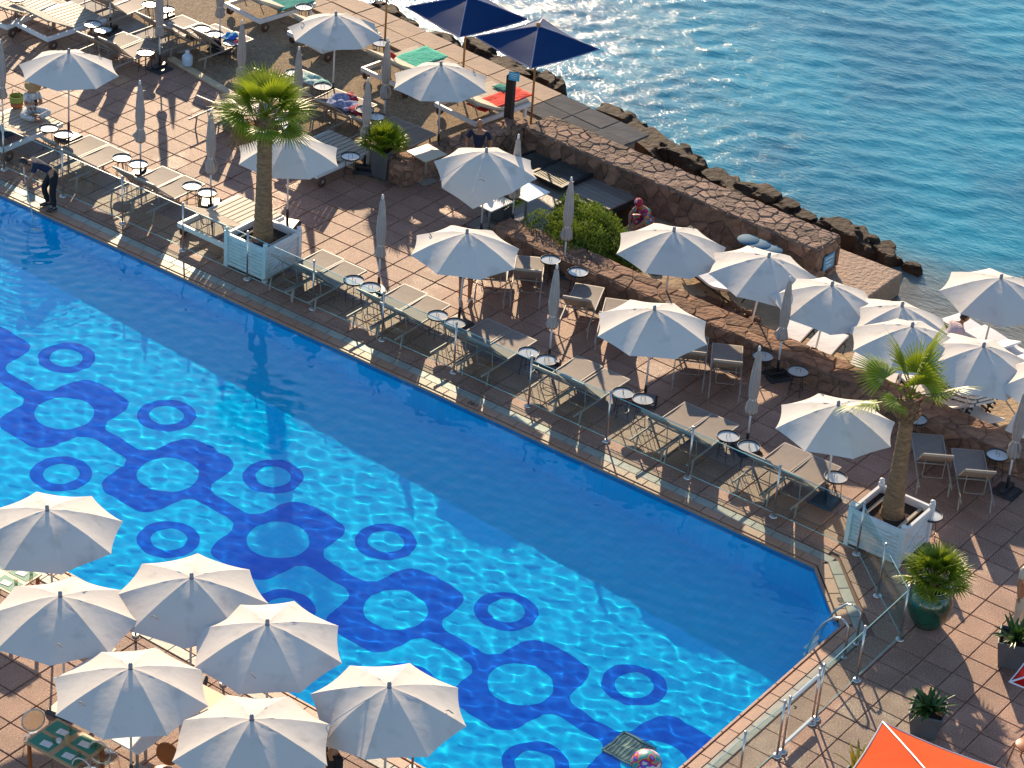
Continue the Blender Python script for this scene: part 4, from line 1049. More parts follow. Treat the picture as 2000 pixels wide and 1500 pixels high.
    if hair:
        bm = bmesh.new(); bmesh.ops.create_icosphere(bm, subdivisions=3, radius=1.)
        bmesh.ops.delete(bm, geom=[v for v in bm.verts if (v.co.y < -.25 and v.co.z < .45) or v.co.z < -.5], context='VERTS')
        for v in bm.verts: v.co = Vector((v.co.x * .088, v.co.y * .108 + .004, v.co.z * .132)) * (1 + .05 * noise.noise(v.co * 5))
        me = bpy.data.meshes.new('hair'); bm.to_mesh(me); bm.free(); me.materials.append(hair); me.polygons.foreach_set('use_smooth', [True] * len(me.polygons)); new_obj('hair', me, hd)
    return t, hd
STAND = dict(pelvis=(0, 0, .92), chest=(0, 0, 1.30), neck=(0, .01, 1.46), head=(0, -.015, 1.61), shL=(.17, 0, 1.39), elL=(.23, .02, 1.12), wrL=(.25, -.04, .88), shR=(-.17, 0, 1.39), elR=(-.23, .02, 1.12), wrR=(-.25, -.04, .88),
             hiL=(.09, 0, .86), knL=(.10, -.01, .48), anL=(.10, .02, .08), toL=(.12, -.13, .035), hiR=(-.09, 0, .86), knR=(-.10, -.01, .48), anR=(-.10, .02, .08), toR=(-.12, -.13, .035))

# ================================================================ THE THINGS
# --- open white parasols
par = [make_parasol(s) for s in (1, 2, 3)]
par_f = make_parasol(4, fold={3: .22, 4: .5}, straps=1)
G_OPEN = 'open off-white parasols'; rs0 = random.Random(21)
deck_par = [((-40.80, 39.73), 0, R(5), 'open off-white parasol over the seated woman at the upper left', None),
 ((-34.12, 40.01), 1, R(20), 'open off-white parasol partly behind the large planter palm', None),
 ((-28.51, 39.17), 2, R(-8), 'open off-white parasol with a person in black shorts standing under it', None),
 ((-23.73, 39.29), 0, R(30), 'open off-white parasol in the middle of the deck, over the loungers by the low wall', None),
 ((-18.98, 38.64), 1, R(3), 'open off-white parasol just left of the thin palm on the right', None),
 ((-37.75, 45.90), 2, R(14), 'open off-white parasol on the gravel at the top, nearest the foam', None),
 ((-34.05, 45.49), 0, R(-12), 'open off-white parasol on the gravel beside the dark sign post', None)]
for (x, y), k, rz, lab, ti in deck_par: put(par[k], x, y, 0, rz, lab, 'parasol', G_OPEN, tilt=(R(rs0.uniform(-1.8, 1.8)), R(rs0.uniform(-1.8, 1.8))))
x, y = (-30.51, 42.56); put(par_f, x, y, 0, R(35), 'open off-white parasol with one crumpled corner in front of the bald man', 'parasol', G_OPEN)
for (x, y), zb, k, rz, ti, lab in [((-25.65, 42.85), -.42, 0, R(25), (0, R(1)), 'open beach parasol beside the green bush, leftmost behind the low wall'),
 ((-23.75, 43.29), -.45, 1, R(5), (R(-2), R(6)), 'open beach parasol over the black legged lounger, second behind the low wall'),
 ((-22.06, 43.18), -.5, 2, R(18), (R(-2), R(5)), 'open beach parasol just below the jetty slab'),
 ((-20.53, 43.56), -.6, 0, R(40), (R(-2), R(5)), 'open beach parasol mostly covered by the one in front, top of the beach cluster'),
 ((-19.89, 42.94), -.52, 1, R(12), (R(-1), R(3)), 'open beach parasol directly behind the crown of the thin palm'),
 ((-18.55, 43.38), -.6, 2, R(-5), (R(-2), R(5)), 'open beach parasol in front of the man in the pale pink shirt'),
 ((-19.73, 46.69), -.82, 0, R(8), (0, R(3)), 'open beach parasol standing alone by the waterline at the right'),
 ((-16.74, 43.80), -.6, 1, R(0), (0, 0), 'open beach parasol cut by the right edge of the picture')]:
    put(par[k], x, y, zb, rz, lab, 'parasol', G_OPEN, tilt=ti, scale=1.05)
big = [make_parasol(s, 1.30, 2.32, .47) for s in (5, 6)]; big_f = make_parasol(7, 1.30, 2.32, .47, fold={4: .3})
for (x, y), k, rz, lab in [((-27.36, 26.00), 0, 0, 'large open parasol at the left edge above the strip of pool coping'),
 ((-25.37, 24.30), 1, R(10), 'large open parasol at the left edge, second from the top of the cluster'),
 ((-24.28, 26.20), 0, R(28), 'large open parasol topmost in the cluster beside the blue pool pattern'),
 ((-22.43, 26.09), 1, R(-6), 'large open parasol right of centre in the cluster, overlapping the pool'),
 ((-23.21, 23.64), 0, R(15), 'large open parasol covering the breakfast table with green mats'),
 ((-20.91, 24.05), 1, R(33), 'large open parasol at the bottom edge in the middle of the cluster')]:
    put(big[k], x, y, 0, rz, lab, 'parasol', 'large open parasols on the restaurant terrace', tilt=(R(rs0.uniform(-2, 2)), R(rs0.uniform(-2, 2))))
x, y = (-19.88, 26.07); put(big_f, x, y, 0, R(24), 'large open parasol at the right end of the cluster with a dented left side', 'parasol', 'large open parasols on the restaurant terrace')

# --- navy square parasols on wooden poles, orange and red parasols
def square_parasol(x, y, z, rz, half, top, drop, m, trim, lab, pole=bamboo, h0=0., tilt=None):
    t = empty('square_parasol', (x, y, z), rz); tag(t, lab, 'parasol')
    if tilt: t.rotation_euler = (tilt[0], tilt[1], rz)
    new_obj('canopy', canopy_mesh('canopy', half * 1.414, top, drop, 3, m, ns=4, sag=.05, scal=.02, pw=1.1, rot0=PI / 4), t)
    b = MB()
    for i in range(4):
        a = PI / 4 + i * PI / 2; q = [(half * 1.414 * s * math.cos(a), half * 1.414 * s * math.sin(a), top - drop * s ** 1.1 + .006) for s in (.03, .3, .6, .995)]
        b.tube(q, .016, 5)
        a2_ = a + PI / 2; e0 = Vector(q[-1]); e1 = Vector((half * 1.414 * math.cos(a2_), half * 1.414 * math.sin(a2_), e0.z)); am = a + PI / 4
        pts = []
        for k in range(9):
            s = k / 8; p = e0.lerp(e1, s); hh = 4 * s * (1 - s); p += Vector((-math.cos(am), -math.sin(am), 0)) * .02 * half * 1.414 * hh; p.z -= .05 * half * 1.414 * hh * .65; pts.append(p)
        b.tube(pts, .014, 5)
    b.build('piping', trim, t)
    MB().tube([(0, 0, h0), (0, 0, top + .04)], .028, 10).build('pole', pole, t, True)
    MB().lathe([(.05, top + .0), (.055, top + .07), (.02, top + .10)], 10).build('finial', pole, t, True)
    return t
x, y = -33.27, 48.22; square_parasol(x, y, 0, R(-14), 1.08, 2.64, .44, navy_m, navy_trim, 'navy blue square parasol over the sea path, nearer the dark sign post')
x, y = -35.60, 48.42; square_parasol(x, y, 0, R(-14), 1.08, 2.64, .44, navy_m, navy_trim, 'navy blue square parasol at the top edge of the picture')
x, y = (-38.66, 49.07); square_parasol(x, y, 0, R(-40), 1.0, 2.75, .3, navy_m, navy_trim, 'tall wooden pole of a navy parasol whose canopy is above the picture')
x, y = -12.30, 30.15; square_parasol(x, y, 0, R(8), 1.25, 2.15, .34, orange_m, white_m, 'orange square parasol with white piping at the bottom right', pole=pole_w)
x, y = (-12.64, 33.62); square_parasol(x + 1.06, y + 1.41, 0, R(8), 1.25, 2.15, .38, red_m, white_m, 'red parasol with white piping poking in at the right edge', pole=pole_w)

# --- closed parasols
clo = [make_closed(s) for s in range(4)]
G_CL = 'closed taupe parasols'
for (x, y), k, rz, lab in [((-41.95, 44.09), 0, 0, 'closed taupe parasol by the black base at the top left kerb, tip out of view'),
 ((-38.22, 39.51), 1, R(200), 'closed taupe parasol with a loose flap on the sunny paving, right of the seated woman'),
 ((-36.04, 39.54), 2, R(40), 'closed taupe parasol left of the large planter palm crown'),
 ((-38.87, 43.73), 3, R(90), 'closed taupe parasol standing right of the bright blue bag'),
 ((-36.88, 43.53), 0, R(30), 'closed taupe parasol immediately right of the large palm crown, on the gravel'),
 ((-34.61, 43.36), 1, R(300), 'closed taupe parasol above the grey potted palm'),
 ((-35.71, 45.43), 2, R(10), 'closed taupe parasol in front of the daybed with the green towel'),
 ((-30.60, 39.00), 3, R(70), 'closed taupe parasol alone in the middle of the paved deck'),
 ((-28.16, 42.54), 1, R(210), 'closed taupe parasol standing in front of the green bush'),
 ((-26.05, 39.10), 0, R(120), 'closed taupe parasol over the wet patch in the middle of the deck'),
 ((-30.27, 43.43), 2, R(0), 'closed parasol whose white tip sticks out behind the crumpled open parasol'),
 ((-22.23, 42.06), 3, R(150), 'closed taupe parasol in front of the white beach loungers'),
 ((-21.16, 39.17), 1, R(60), 'closed taupe parasol right of the grey loungers by the low wall'),
 ((-16.45, 41.42), 2, R(0), 'closed taupe parasol at the right edge of the picture'),
 ((-41.69, 46.05), 3, R(0), 'closed taupe parasol at the top edge left of the cushioned daybed'),
 ((-42.09, 38.84), 0, R(0), 'closed taupe parasol cut by the left edge of the picture')]:
    put(clo[k], x, y, 0, rz, lab, 'parasol', G_CL)
x, y = (-44.46, 44.89); put(clo[1], x, y, 0, 0, 'closed parasol at the top left of which only the pole beside two tray tables shows', 'parasol', G_CL)
x, y = (-43.92, 46.47); put(clo[2], x, y, 0, 0, 'closed parasol at the top of which only the pole behind the grey loungers shows', 'parasol', G_CL)

# --- sun loungers
lg = [make_lounger(38), make_lounger(35), make_lounger(40)]
G_LG = 'grey fabric sun loungers'
pairs = [((-39.40, 39.67), 0, 'just above the person cleaning the pool'), ((-37.05, 39.73), 0, 'just left of the empty wooden daybed'),
 ((-31.73, 39.17), 0, 'just right of the large palm planter'), ((-29.42, 39.22), 0, 'left of the person in black shorts'),
 ((-27.18, 39.28), 0, 'right of the person in black shorts'), ((-24.84, 39.35), 0, 'below the closed parasol on the wet patch'),
 ((-22.17, 39.37), 0, 'third from the right hand palm planter'), ((-19.81, 39.47), 0, 'nearest the right hand palm planter'),
 ((-43.00, 44.56), 0, 'at the top left kerb beside the black parasol base'), ((-42.75, 46.43), R(-4), 'in the shade of the gravel at the top'),
 ((-45.04, 46.49), 0, 'at the very top edge'), ((-38.32, 43.94), 0, 'half hidden behind the large palm crown'),
 ((-36.92, 45.83), 0, 'under the pile of crumpled clothes'), ((-34.86, 45.59), 0, 'at the edge of the gravel above the rubble wall'), ((-41.75, 46.61), R(-3), 'under the black bag and the blue bundle')]
rs = random.Random(8)
for i, ((x, y), rz, lab) in enumerate(pairs):
    for s, w in ((-1, 'left'), (1, 'right')):
        put(lg[(i * 2 + (s > 0)) % 3], x + s * .345 + rs.uniform(-.01, .01), y - .97 + rs.uniform(-.03, .03), 0 if i < 13 else 0, rz + R(rs.uniform(-1.2, 1.2)), '%s grey lounger of the pair %s' % (w, lab), 'sun lounger', G_LG)
for (x, y), rz, lab in [((-28.82, 42.16), R(33), 'grey mesh sun lounger turned aslant by the low wall, left of two tray tables'), ((-29.40, 41.63), R(33), 'grey mesh sun lounger by the low wall hidden under the parasol edge'),
 ((-27.08, 42.01), R(24), 'grey mesh sun lounger by the low wall with a wavy shadow on its seat'), ((-26.22, 41.95), R(28), 'grey mesh sun lounger by the low wall mostly covered by the central open parasol'),
 ((-24.18, 41.76), R(30), 'grey mesh sun lounger by the low wall peeking out right of the central open parasol'), ((-23.43, 41.94), R(31), 'grey mesh sun lounger by the low wall left of the closed parasol'),
 ((-18.47, 41.72), R(34), 'grey mesh sun lounger right behind the thin palm trunk'), ((-17.57, 41.78), R(34), 'grey mesh sun lounger farthest right by the low wall')]:
    put(lg[0], x + .97 * math.sin(rz), y - .97 * math.cos(rz), 0, rz, lab, 'sun lounger', G_LG)
x, y = (-38.74, 46.06); put(lg[1], x, y - .95, 0, 0, 'grey mesh sun lounger covered by mint and white clothes', 'sun lounger', G_LG)

# --- tray tables
tb = make_table(); G_TB = 'round tray tables'
for i, ((x, y), lab) in enumerate([((-40.72, 39.01), 'beside the seated woman, left one'), ((-40.24, 39.02), 'beside the seated woman, right one'), ((-38.41, 39.09), 'right of the first pair of loungers, left one'), ((-37.92, 39.12), 'right of the first pair of loungers, next to the parasol pole'),
 ((-36.28, 39.17), 'left one before the empty wooden daybed'), ((-35.81, 39.17), 'right one before the empty wooden daybed'), ((-30.77, 38.34), 'left one of the two nearest the lone closed parasol'), ((-30.31, 38.35), 'right one of the two nearest the lone closed parasol'),
 ((-28.50, 38.39), 'left one at the feet of the person in black shorts'), ((-28.03, 38.39), 'right one at the feet of the person in black shorts'), ((-26.17, 38.49), 'left one beside the wet patch'), ((-25.71, 38.50), 'right one beside the wet patch'),
 ((-23.79, 38.52), 'left one below the central open parasol'), ((-23.35, 38.60), 'right one below the central open parasol, at its pole'), ((-21.29, 38.60), 'left one below the closed parasol near the right'), ((-20.78, 38.57), 'right one below the closed parasol near the right'),
 ((-18.91, 38.79), 'bluish, alone beside the last pool lounger'), ((-42.11, 43.74), 'at the black parasol base by the kerb'), ((-44.25, 44.05), 'left one at the right end of the top left daybed'), ((-43.83, 43.98), 'right one at the right end of the top left daybed'),
 ((-44.13, 46.03), 'left one at the top edge behind the grey loungers'), ((-43.61, 46.08), 'right one at the top edge behind the grey loungers'), ((-42.11, 45.83), 'beside the black bag on the gravel, left one'), ((-41.64, 45.81), 'beside the black bag on the gravel, right one'),
 ((-41.00, 45.73), 'under the bright blue bundle'), ((-41.18, 48.76), 'beside the teal towel at the top'), ((-38.27, 48.44), 'by the tall wooden pole at the top'), ((-35.59, 44.97), 'right one in front of the crumpled clothes'), ((-36.05, 45.08), 'left one in front of the crumpled clothes'),
 ((-34.66, 42.88), 'standing alone left of the grey potted palm'), ((-37.09, 43.13), 'left one under the large palm crown'), ((-36.66, 43.08), 'right one under the large palm crown'), ((-28.21, 42.06), 'left one against the low wall by the green bush'), ((-27.44, 42.03), 'right one against the low wall by the green bush'),
 ((-22.46, 41.77), 'behind the closed parasol by the low wall'), ((-21.58, 41.75), 'against the low wall right of the black parasol base'), ((-16.90, 41.73), 'in the shade right of the last wall lounger'), ((-16.85, 38.90), 'half hidden behind the right hand palm planter'),
 ((-18.79, 41.80), 'in the shade right of the thin palm trunk'), ((-37.64, 45.36), 'by the mint and white clothes, right one'), ((-38.67, 45.47), 'by the mint and white clothes, left one'), ((-46.78, 43.82), 'cut by the top left edge of the picture')]):
    put(tb, x, y, 0, rs.uniform(0, 6), 'black rimmed tray table ' + lab, 'side table', G_TB)

# --- slatted daybeds
DB = [make_daybed(), make_daybed(cushion=None)]
def place_daybed(pl, pf, lab, proto, **k):
    pl, pf = Vector(pl), Vector(pf); d = (pf - pl).normalized(); m_ = (pl + pf) / 2 + Vector((-d.y, d.x)) * .975; rz = math.atan2(d.y, d.x)
    return put(proto, m_.x, m_.y, 0, rz, lab, 'daybed', 'slatted wooden daybeds'), m_, rz
place_daybed((-46.06, 42.98), (-44.75, 42.85), 'whitewashed slatted daybed with a white wheeled frame at the top left', DB[0])
place_daybed((-42.36, 37.70), (-40.90, 37.70), 'slatted daybed on which the woman in the straw hat sits', DB[0])
place_daybed((-35.54, 37.85), (-34.01, 37.80), 'empty slatted daybed left of the large palm planter', DB[0])
place_daybed((-36.24, 41.90), (-34.80, 41.82), 'slatted daybed behind the parasol of the large palm', DB[1])
place_daybed((-47.28, 42.58), (-46.03, 42.64), 'slatted daybed cut by the top left corner of the picture', DB[0])
DBC = make_daybed(cushion=cushion_m)
o, m5, r5 = place_daybed((-43.04, 47.74), (-41.68, 47.54), 'cushioned white daybed at the top edge with a teal towel', DBC)
o, m6, r6 = place_daybed((-40.71, 47.54), (-39.26, 47.27), 'cushioned white daybed under the topmost gravel parasol', DBC)
o, m7, r7 = place_daybed((-37.90, 47.17), (-36.47, 47.01), 'cushioned white daybed with the bright green towel', DBC)
o, m8, r8 = place_daybed((-35.27, 46.86), (-33.84, 46.65), 'cushioned white daybed by the sign post with the red towel', DBC)
def off(m_, rz, u, v): return (m_.x + u * math.cos(rz) - v * math.sin(rz), m_.y + u * math.sin(rz) + v * math.cos(rz))
o = cloth('towel', .72, 1.2, teal_towel, off(m5, r5, .42, .30), r5, .48, 1, .02); tag(o, 'teal towel laid on the cushioned daybed at the top edge', 'towel')
o = cloth('towel', .80, 1.45, green_towel, off(m7, r7, -.05, .35), r7, .48, 2, .022); tag(o, 'bright green bath towel spread on the cushioned daybed', 'towel')
o = cloth('towel', .62, 1.7, red_towel, off(m8, r8, .28, .30), r8, .48, 3, .022); tag(o, 'bright red towel covering the daybed behind the sign post', 'towel')
o = cloth('towel', .30, .18, red_towel, off(m7, r7, -.35, -.30), r7 + .3, .62, 4, .02, lumps=.10); tag(o, 'small rolled red cloth at the head of the green towel', 'cloth')
o = cloth('cushion', .42, .32, teal_towel, off(m8, r8, -.15, .80), r8, .50, 5, .01, lumps=.05); tag(o, 'small dark teal cloth beside the red towel', 'cloth')

# --- clothes and bags on loungers
for (x, y), w, l, m, rz, sd_, lp, lab in [((-36.99, 45.22), .55, .65, grey_cloth, .4, 11, .22, 'crumpled pale blue shirt on the shaded loungers'), ((-36.60, 45.20), .42, .5, grey_cloth, -.5, 12, .14, 'second crumpled pale blue garment, right of the first'),
 ((-36.96, 45.62), .50, .28, crimson_cloth, -.6, 13, .14, 'dark crimson cloth behind the pale blue shirt'), ((-36.29, 45.18), .62, .42, crimson_cloth, -.1, 14, .12, 'crimson and pink cloth hanging over the lounger foot'),
 ((-38.37, 45.69), .55, .50, mint_cloth, .2, 15, .15, 'crumpled mint and white towel'), ((-38.01, 45.72), .55, .42, mint_cloth, -.3, 16, .12, 'second mint and white cloth, right of the first'),
 ((-41.19, 45.88), .34, .30, blue_cloth, .3, 17, .16, 'bright blue bundle of cloth on a tray table'), ((-40.86, 45.77), .13, .12, red_towel, .3, 18, .08, 'small red cloth beside the bright blue bundle')]:
    o = cloth('clothes', w, l, m, (x, y), rz, .36 if sd_ < 17 else .55, sd_, .03, lumps=lp); tag(o, lab, 'clothes')
x, y = (-41.39, 45.55); bag = empty('bag', (x, y, .36), R(-20)); tag(bag, 'black shoulder bag lying on a shaded lounger', 'bag')
b = MB(); b.lathe([(.05, 0), (.14, .03), (.16, .10), (.12, .19), (.05, .22)], 14); b.v = [(v[0] * 1.6, v[1] * .8, v[2]) for v in b.v]; b.build('body', black_cloth, bag, True)
MB().tube([(-.18, 0, .15), (-.12, .05, .30), (.12, .05, .30), (.18, 0, .15)], .012, 6).build('strap', black_m, bag, True)
x, y = (-41.55, 44.68); jug = empty('water_jug', (x, y, .0)); tag(jug, 'clear plastic water jug standing on the kerb', 'water jug')
MB().lathe([(.06, .06), (.13, .07), (.14, .12), (.14, .30), (.10, .36), (.05, .38), (.05, .43)], 16).build('body', glass_bottle, jug, True); MB().lathe([(.055, .42), (.055, .46)], 12).build('cap', white_m, jug)

# --- glass fence with steel posts, gate and pool handrails
fence = empty('glass_fence', (-25, 37.5, 0)); tag(fence, 'low glass fence on steel posts running along the whole pool edge', 'fence')
FP = [(-46.4, 37.5), (-44.5, 37.5), (-42.6, 37.5)] + [(x, 37.5) for x in (-40.66, -38.74, -36.85, -35.0, -33.09, -31.2, -29.27, -27.34, -25.40, -23.44, -21.47, -19.47, -17.6)] + [(-16.61, 36.58), (-15.62, 35.68), (-15.6, 34.09), (-15.58, 32.66)]
FP2 = [(-15.56, 31.34), (-15.62, 30.2), (-15.62, 28.5)]
def post_mesh():
    b = MB(); b.tube([(0, 0, 0), (0, 0, 1.17)], .021, 12); b.lathe([(.085, 0), (.088, .012), (.07, .03), (.028, .045)], 18); b.lathe([(.03, 1.165), (.032, 1.19), (.02, 1.205)], 12)
    return b.mesh('post', alu, True)
PM = post_mesh(); edge_m = mat('glass_edge', (.35, .62, .60), .15, (.28, .52, .52), 4)
def panel(parent, a, b_, o):
    a, b_ = Vector((*a, 0)), Vector((*b_, 0)); d = (b_ - a).normalized(); a = a + d * .05; b_ = b_ - d * .05
    MB().bar(a - o + Vector((0, 0, .60)), b_ - o + Vector((0, 0, .60)), .010, 1.0).build('glass_panel', glass_m, parent).visible_transmission = False
    MB().bar(a - o + Vector((0, 0, 1.106)), b_ - o + Vector((0, 0, 1.106)), .012, .010).build('glass_edge', edge_m, parent)
    MB().bar(a - o + Vector((0, 0, .094)), b_ - o + Vector((0, 0, .094)), .012, .010).build('glass_edge', edge_m, parent)
O3 = Vector((-25, 37.5, 0))
for L_ in (FP, FP2):
    for i, p in enumerate(L_):
        o = new_obj('post', PM, fence, Vector((*p, 0)) - O3)
        for s in (-1, 1): pass
        if i: panel(fence, L_[i - 1], p, O3)
gate = empty('glass_gate', (-15.56, 32.0, 0)); tag(gate, 'small steel framed glass gate beside the pool ladder', 'gate'); O4 = Vector((-15.56, 32.0, 0))
for p in ((-15.57, 32.50), (-15.55, 31.50)): new_obj('post', PM, gate, Vector((*p, 0)) - O4)
MB().bar((0, -.46, 1.08), (0, .46, 1.08), .045, .05).build('top_rail', white_m, gate); MB().bar((0, -.46, .14), (0, .46, .14), .045, .05).build('bottom_rail', white_m, gate)
panel(gate, (-15.56, 31.55), (-15.56, 32.45), O4)
MB().tube([(.03, -.36, .92), (.09, -.36, .94), (.09, -.44, .94)], .012, 8).build('latch', black_m, gate, True)
x1, y1 = (-16.15, 35.01); x2, y2 = (-16.11, 34.51)
lad = empty('pool_ladder', (x1, y1, 0)); tag(lad, 'curved steel handrails of the pool ladder at the right end of the pool', 'pool ladder')
for dx, dy in ((0, 0), (x2 - x1, y2 - y1)):
    pts = [(dx, dy, 0), (dx, dy, .62)] + [(dx - .20 + .20 * math.cos(a), dy, .62 + .17 * math.sin(a)) for a in (.4, .85, 1.3, 1.6)] + [(dx - .32, dy, .74), (dx - .50, dy, .52), (dx - .62, dy, .28), (dx - .70, dy, .02), (dx - .74, dy, -.25), (dx - .74, dy, -.9)]
    MB().tube(pts, .022, 10).lathe([(.06, 0), (.06, .02), (.025, .03)], 14, (dx, dy, 0)).build('handrail', alu, lad, True)
for k in range(3): MB().box((-.74, (y2 - y1) / 2, -.30 - .28 * k), (.08, abs(y2 - y1), .03)).build('step', alu, lad)

# --- palms, pots, bush
planter_box(-33.28, 38.22, 0, 'white cross-braced wooden planter box holding the large fan palm')
planter_box(-17.36, 38.22, 0, 'white cross-braced wooden planter box holding the thin fan palm')
rp_ = random.Random(12)
fr1 = [(i * 137.5 + rp_.uniform(-12, 12), 66 - i * 3.7 + rp_.uniform(-8, 8), rp_.uniform(.98, 1.2), i) for i in range(22)]
palm(-33.28, 38.22, .6, 3.02, (-.02, .02), fr1, 'large fan palm with a full crown in the left planter', .24, .15, extra=[(200, -25, 1., 0), (230, -38, .9, 0), (170, -30, .9, 0), (250, -20, 1., 0)])
fr2 = [(35, 78, 1.5, 0), (215, 70, 1.3, 1), (185, 22, 1.2, 2), (5, 30, 1.3, 0), (215, -14, 1.3, 1), (100, 62, 1.0, 2), (330, 66, .9, 0), (255, 8, .7, 2), (60, 20, .8, 1)]
palm(-17.36, 38.25, .6, 2.62, (-.04, .02), fr2, 'thin fan palm with few leaves in the right planter', .24, .12)
x, y = (-34.15, 43.38); p = square_pot(x, y + .1, .52, .74, R(10), 'tall grey pot with a bushy palm by the rubble wall')
fronds(p, FRS, (0, 0, .68), [(i * 137.5, 80 - i * 2.6, 1.35, i) for i in range(26)]); 
x, y = (-30.85, 43.58); p = square_pot(x, y + .15, .60, .40, R(6), 'low grey square pot with a small palm beneath the crumpled parasol')
fronds(p, FRS, (0, 0, .34), [(i * 137.5, 78 - i * 3.4, 1.3, i) for i in range(18)])
x, y = (-13.75, 36.31); p = square_pot(x, y + .12, .60, .58, R(22), 'dark square pot with strap leaves at the right edge')
strap_plant(p, .52, 46, .62, .034, agave_m, 5, .9)
x, y = (-13.98, 33.56); p = square_pot(x, y + .1, .60, .50, R(18), 'dark square pot with spiky leaves above the orange parasol')
strap_plant(p, .46, 60, .58, .036, agave_m, 6, .75)
x, y = (-14.09, 31.43); p = square_pot(x, y, .4, .4, 0, 'yellow striped spiky plant at the bottom edge left of the orange parasol'); strap_plant(p, .36, 16, .95, .03, yucca_m, 8, 1.2)
x, y = (-15.49, 36.27); p = empty('potted_palm', (x, y + .16, 0)); tag(p, 'small fan palm in a round dark green glazed jar', 'potted plant')
MB().lathe([(.18, 0), (.24, .02), (.36, .22), (.42, .45), (.40, .62), (.33, .74), (.30, .78), (.34, .82), (.34, .85), (.28, .85), (.26, .76)], 30).build('jar', vase_m, p, True); MB().lathe([(.27, .76), (.001, .79)], 16, cap=False).build('soil', soil_m, p)
fronds(p, FRS, (0, 0, .95), [(i * 137.5, 76 - i * 3.2, 1.42, i) for i in range(24)]); MB().tube([(0, 0, .7), (0, 0, 1.0)], [.06, .05], 10).build('trunk', boot_m, p)
def bush(x, y, z, w, l, h, n, lab, seed):
    t = empty('bush', (x, y, z), R(-25)); tag(t, lab, 'bush'); r = random.Random(seed); b = MB(); lumps = [(r.uniform(-.8, .8), r.uniform(-.75, .75), r.uniform(.35, .6)) for _ in range(22)]
    for k in range(n):
        cx_, cy_, cr = r.choice(lumps); a, e = r.uniform(0, 6.28), math.asin(r.uniform(-.1, 1)); q = r.uniform(.55, 1.0) ** .5
        p = Vector(((cx_ + cr * q * math.cos(a) * math.cos(e) * .8) * w / 2, (cy_ + cr * q * math.sin(a) * math.cos(e) * .8) * l / 2, h * (.30 + cr * 1.1 * q * math.sin(e)) * (1 - .25 * (cx_ * cx_ + cy_ * cy_))))
        if p.z < .02: continue
        d = Vector((r.gauss(0, .6), r.gauss(0, .6), r.uniform(.3, 1))).normalized(); s = d.cross(Vector((r.uniform(-1, 1), r.uniform(-1, 1), .1))).normalized(); ln = r.uniform(.05, .10); w_ = ln * .22
        b.add([p - s * w_ * .4, p + d * ln * .5 - s * w_, p + d * ln, p + d * ln * .5 + s * w_], [(0, 1, 2, 3)])
    tag(b.build('foliage', bush_m, t), kind='stuff')
    b = MB()
    for k in range(40):
        cx_, cy_, cr = lumps[k % len(lumps)]; b.tube([(cx_ * w * .1, cy_ * l * .1, 0), (cx_ * w * .3, cy_ * l * .3, h * .4), (cx_ * w * .42, cy_ * l * .42, h * .7)], [.02, .012, .006], 5)
    b.build('branches', boot_m, t)
x, y = (-28.76, 43.90); bush(x, y, -.35, 2.6, 2.1, 1.45, 18000, 'bright green bush behind the low wall in front of the plank platform', 3)
x, y = (-27.88, 44.04); bush(x, y, -.4, 1.3, 1.3, .75, 6000, 'lower dark right part of the shrubbery beside the beach parasol', 4)

# --- square tables, blue tables, sign post, signs
def square_table(x, y, rz, w, h, m, lab, z=0.):
    t = empty('square_table', (x, y, z), rz); tag(t, lab, 'table'); MB().box((0, 0, h - .015), (w, w, .03)).build('table_top', m, t, bevel=.004)
    MB().tube([(0, 0, .02), (0, 0, h - .03)], .028, 10).build('column', frame_m, t, True); MB().box((0, 0, .01), (w * .6, w * .6, .02)).build('foot', frame_m, t)
x, y = (-33.25, 43.97); square_table(x, y, R(-10), .68, .74, beige_top, 'square beige pedestal table beside the rubble wall')
x, y = (-30.35, 44.05); square_table(x, y, R(-6), .75, .74, white_m, 'square white table half under the crumpled parasol, right one')
x, y = (-30.67, 43.07); square_table(x, y, R(-6), .75, .74, white_m, 'square white table behind the low grey pot')
for k, (p, lab) in enumerate((((-25.60, 46.17), 'farthest'), ((-25.28, 46.17), 'middle'), ((-24.96, 46.14), 'nearest'))):
    x, y = p; t = empty('round_blue_table', (x, y, -.30)); tag(t, 'small turquoise round table below the sea wall, %s of three' % lab, 'table', 'turquoise round tables')
    MB().lathe([(.25, .70 - k * .004), (.26, .72 - k * .004), (.25, .73 - k * .004)], 24).build('table_top', blue_top, t, True); MB().tube([(0, 0, 0), (0, 0, .7)], .02, 8).build('column', frame_m, t, True); MB().lathe([(.16, 0), (.15, .02)], 16).build('foot', frame_m, t)
x, y = (-33.19, 47.13); t = empty('sign_post', (x, y, 0)); tag(t, 'dark wooden post carrying a small blue sign', 'sign post')
MB().box((0, 0, .86), (.20, .16, 1.72), .1).build('post', post_m, t, bevel=.01)
sb = MB().box((.16, -.12, 1.78), (.27, .02, .22), R(18)).build('sign', sign_m, t)
for k in range(3): MB().box((.16 - .003, -.133, 1.84 - .05 * k), (.19 - .03 * k, .004, .012), R(18)).build('lettering_line', white_m, sb)
MB().tube([(.10, .02, 1.0), (.13, .02, 1.0), (.13, .02, .3)], .008, 6).build('cable', black_m, t)
x_s = Vector((-32.6, 47.02, 0)) + u1 * (W1L + .062) + v1 * .52
t = empty('wall_sign', (x_s.x, x_s.y, .1), ang1); tag(t, 'blue enamel sign on the end face of the sea wall', 'sign')
MB().box((0, 0, 0), (.02, .42, .36)).build('plate', sign_m, t)
for k in range(3): MB().box((.012, 0, .10 - .10 * k), (.004, .30 - .05 * k, .03)).build('lettering_line', white_m, t)

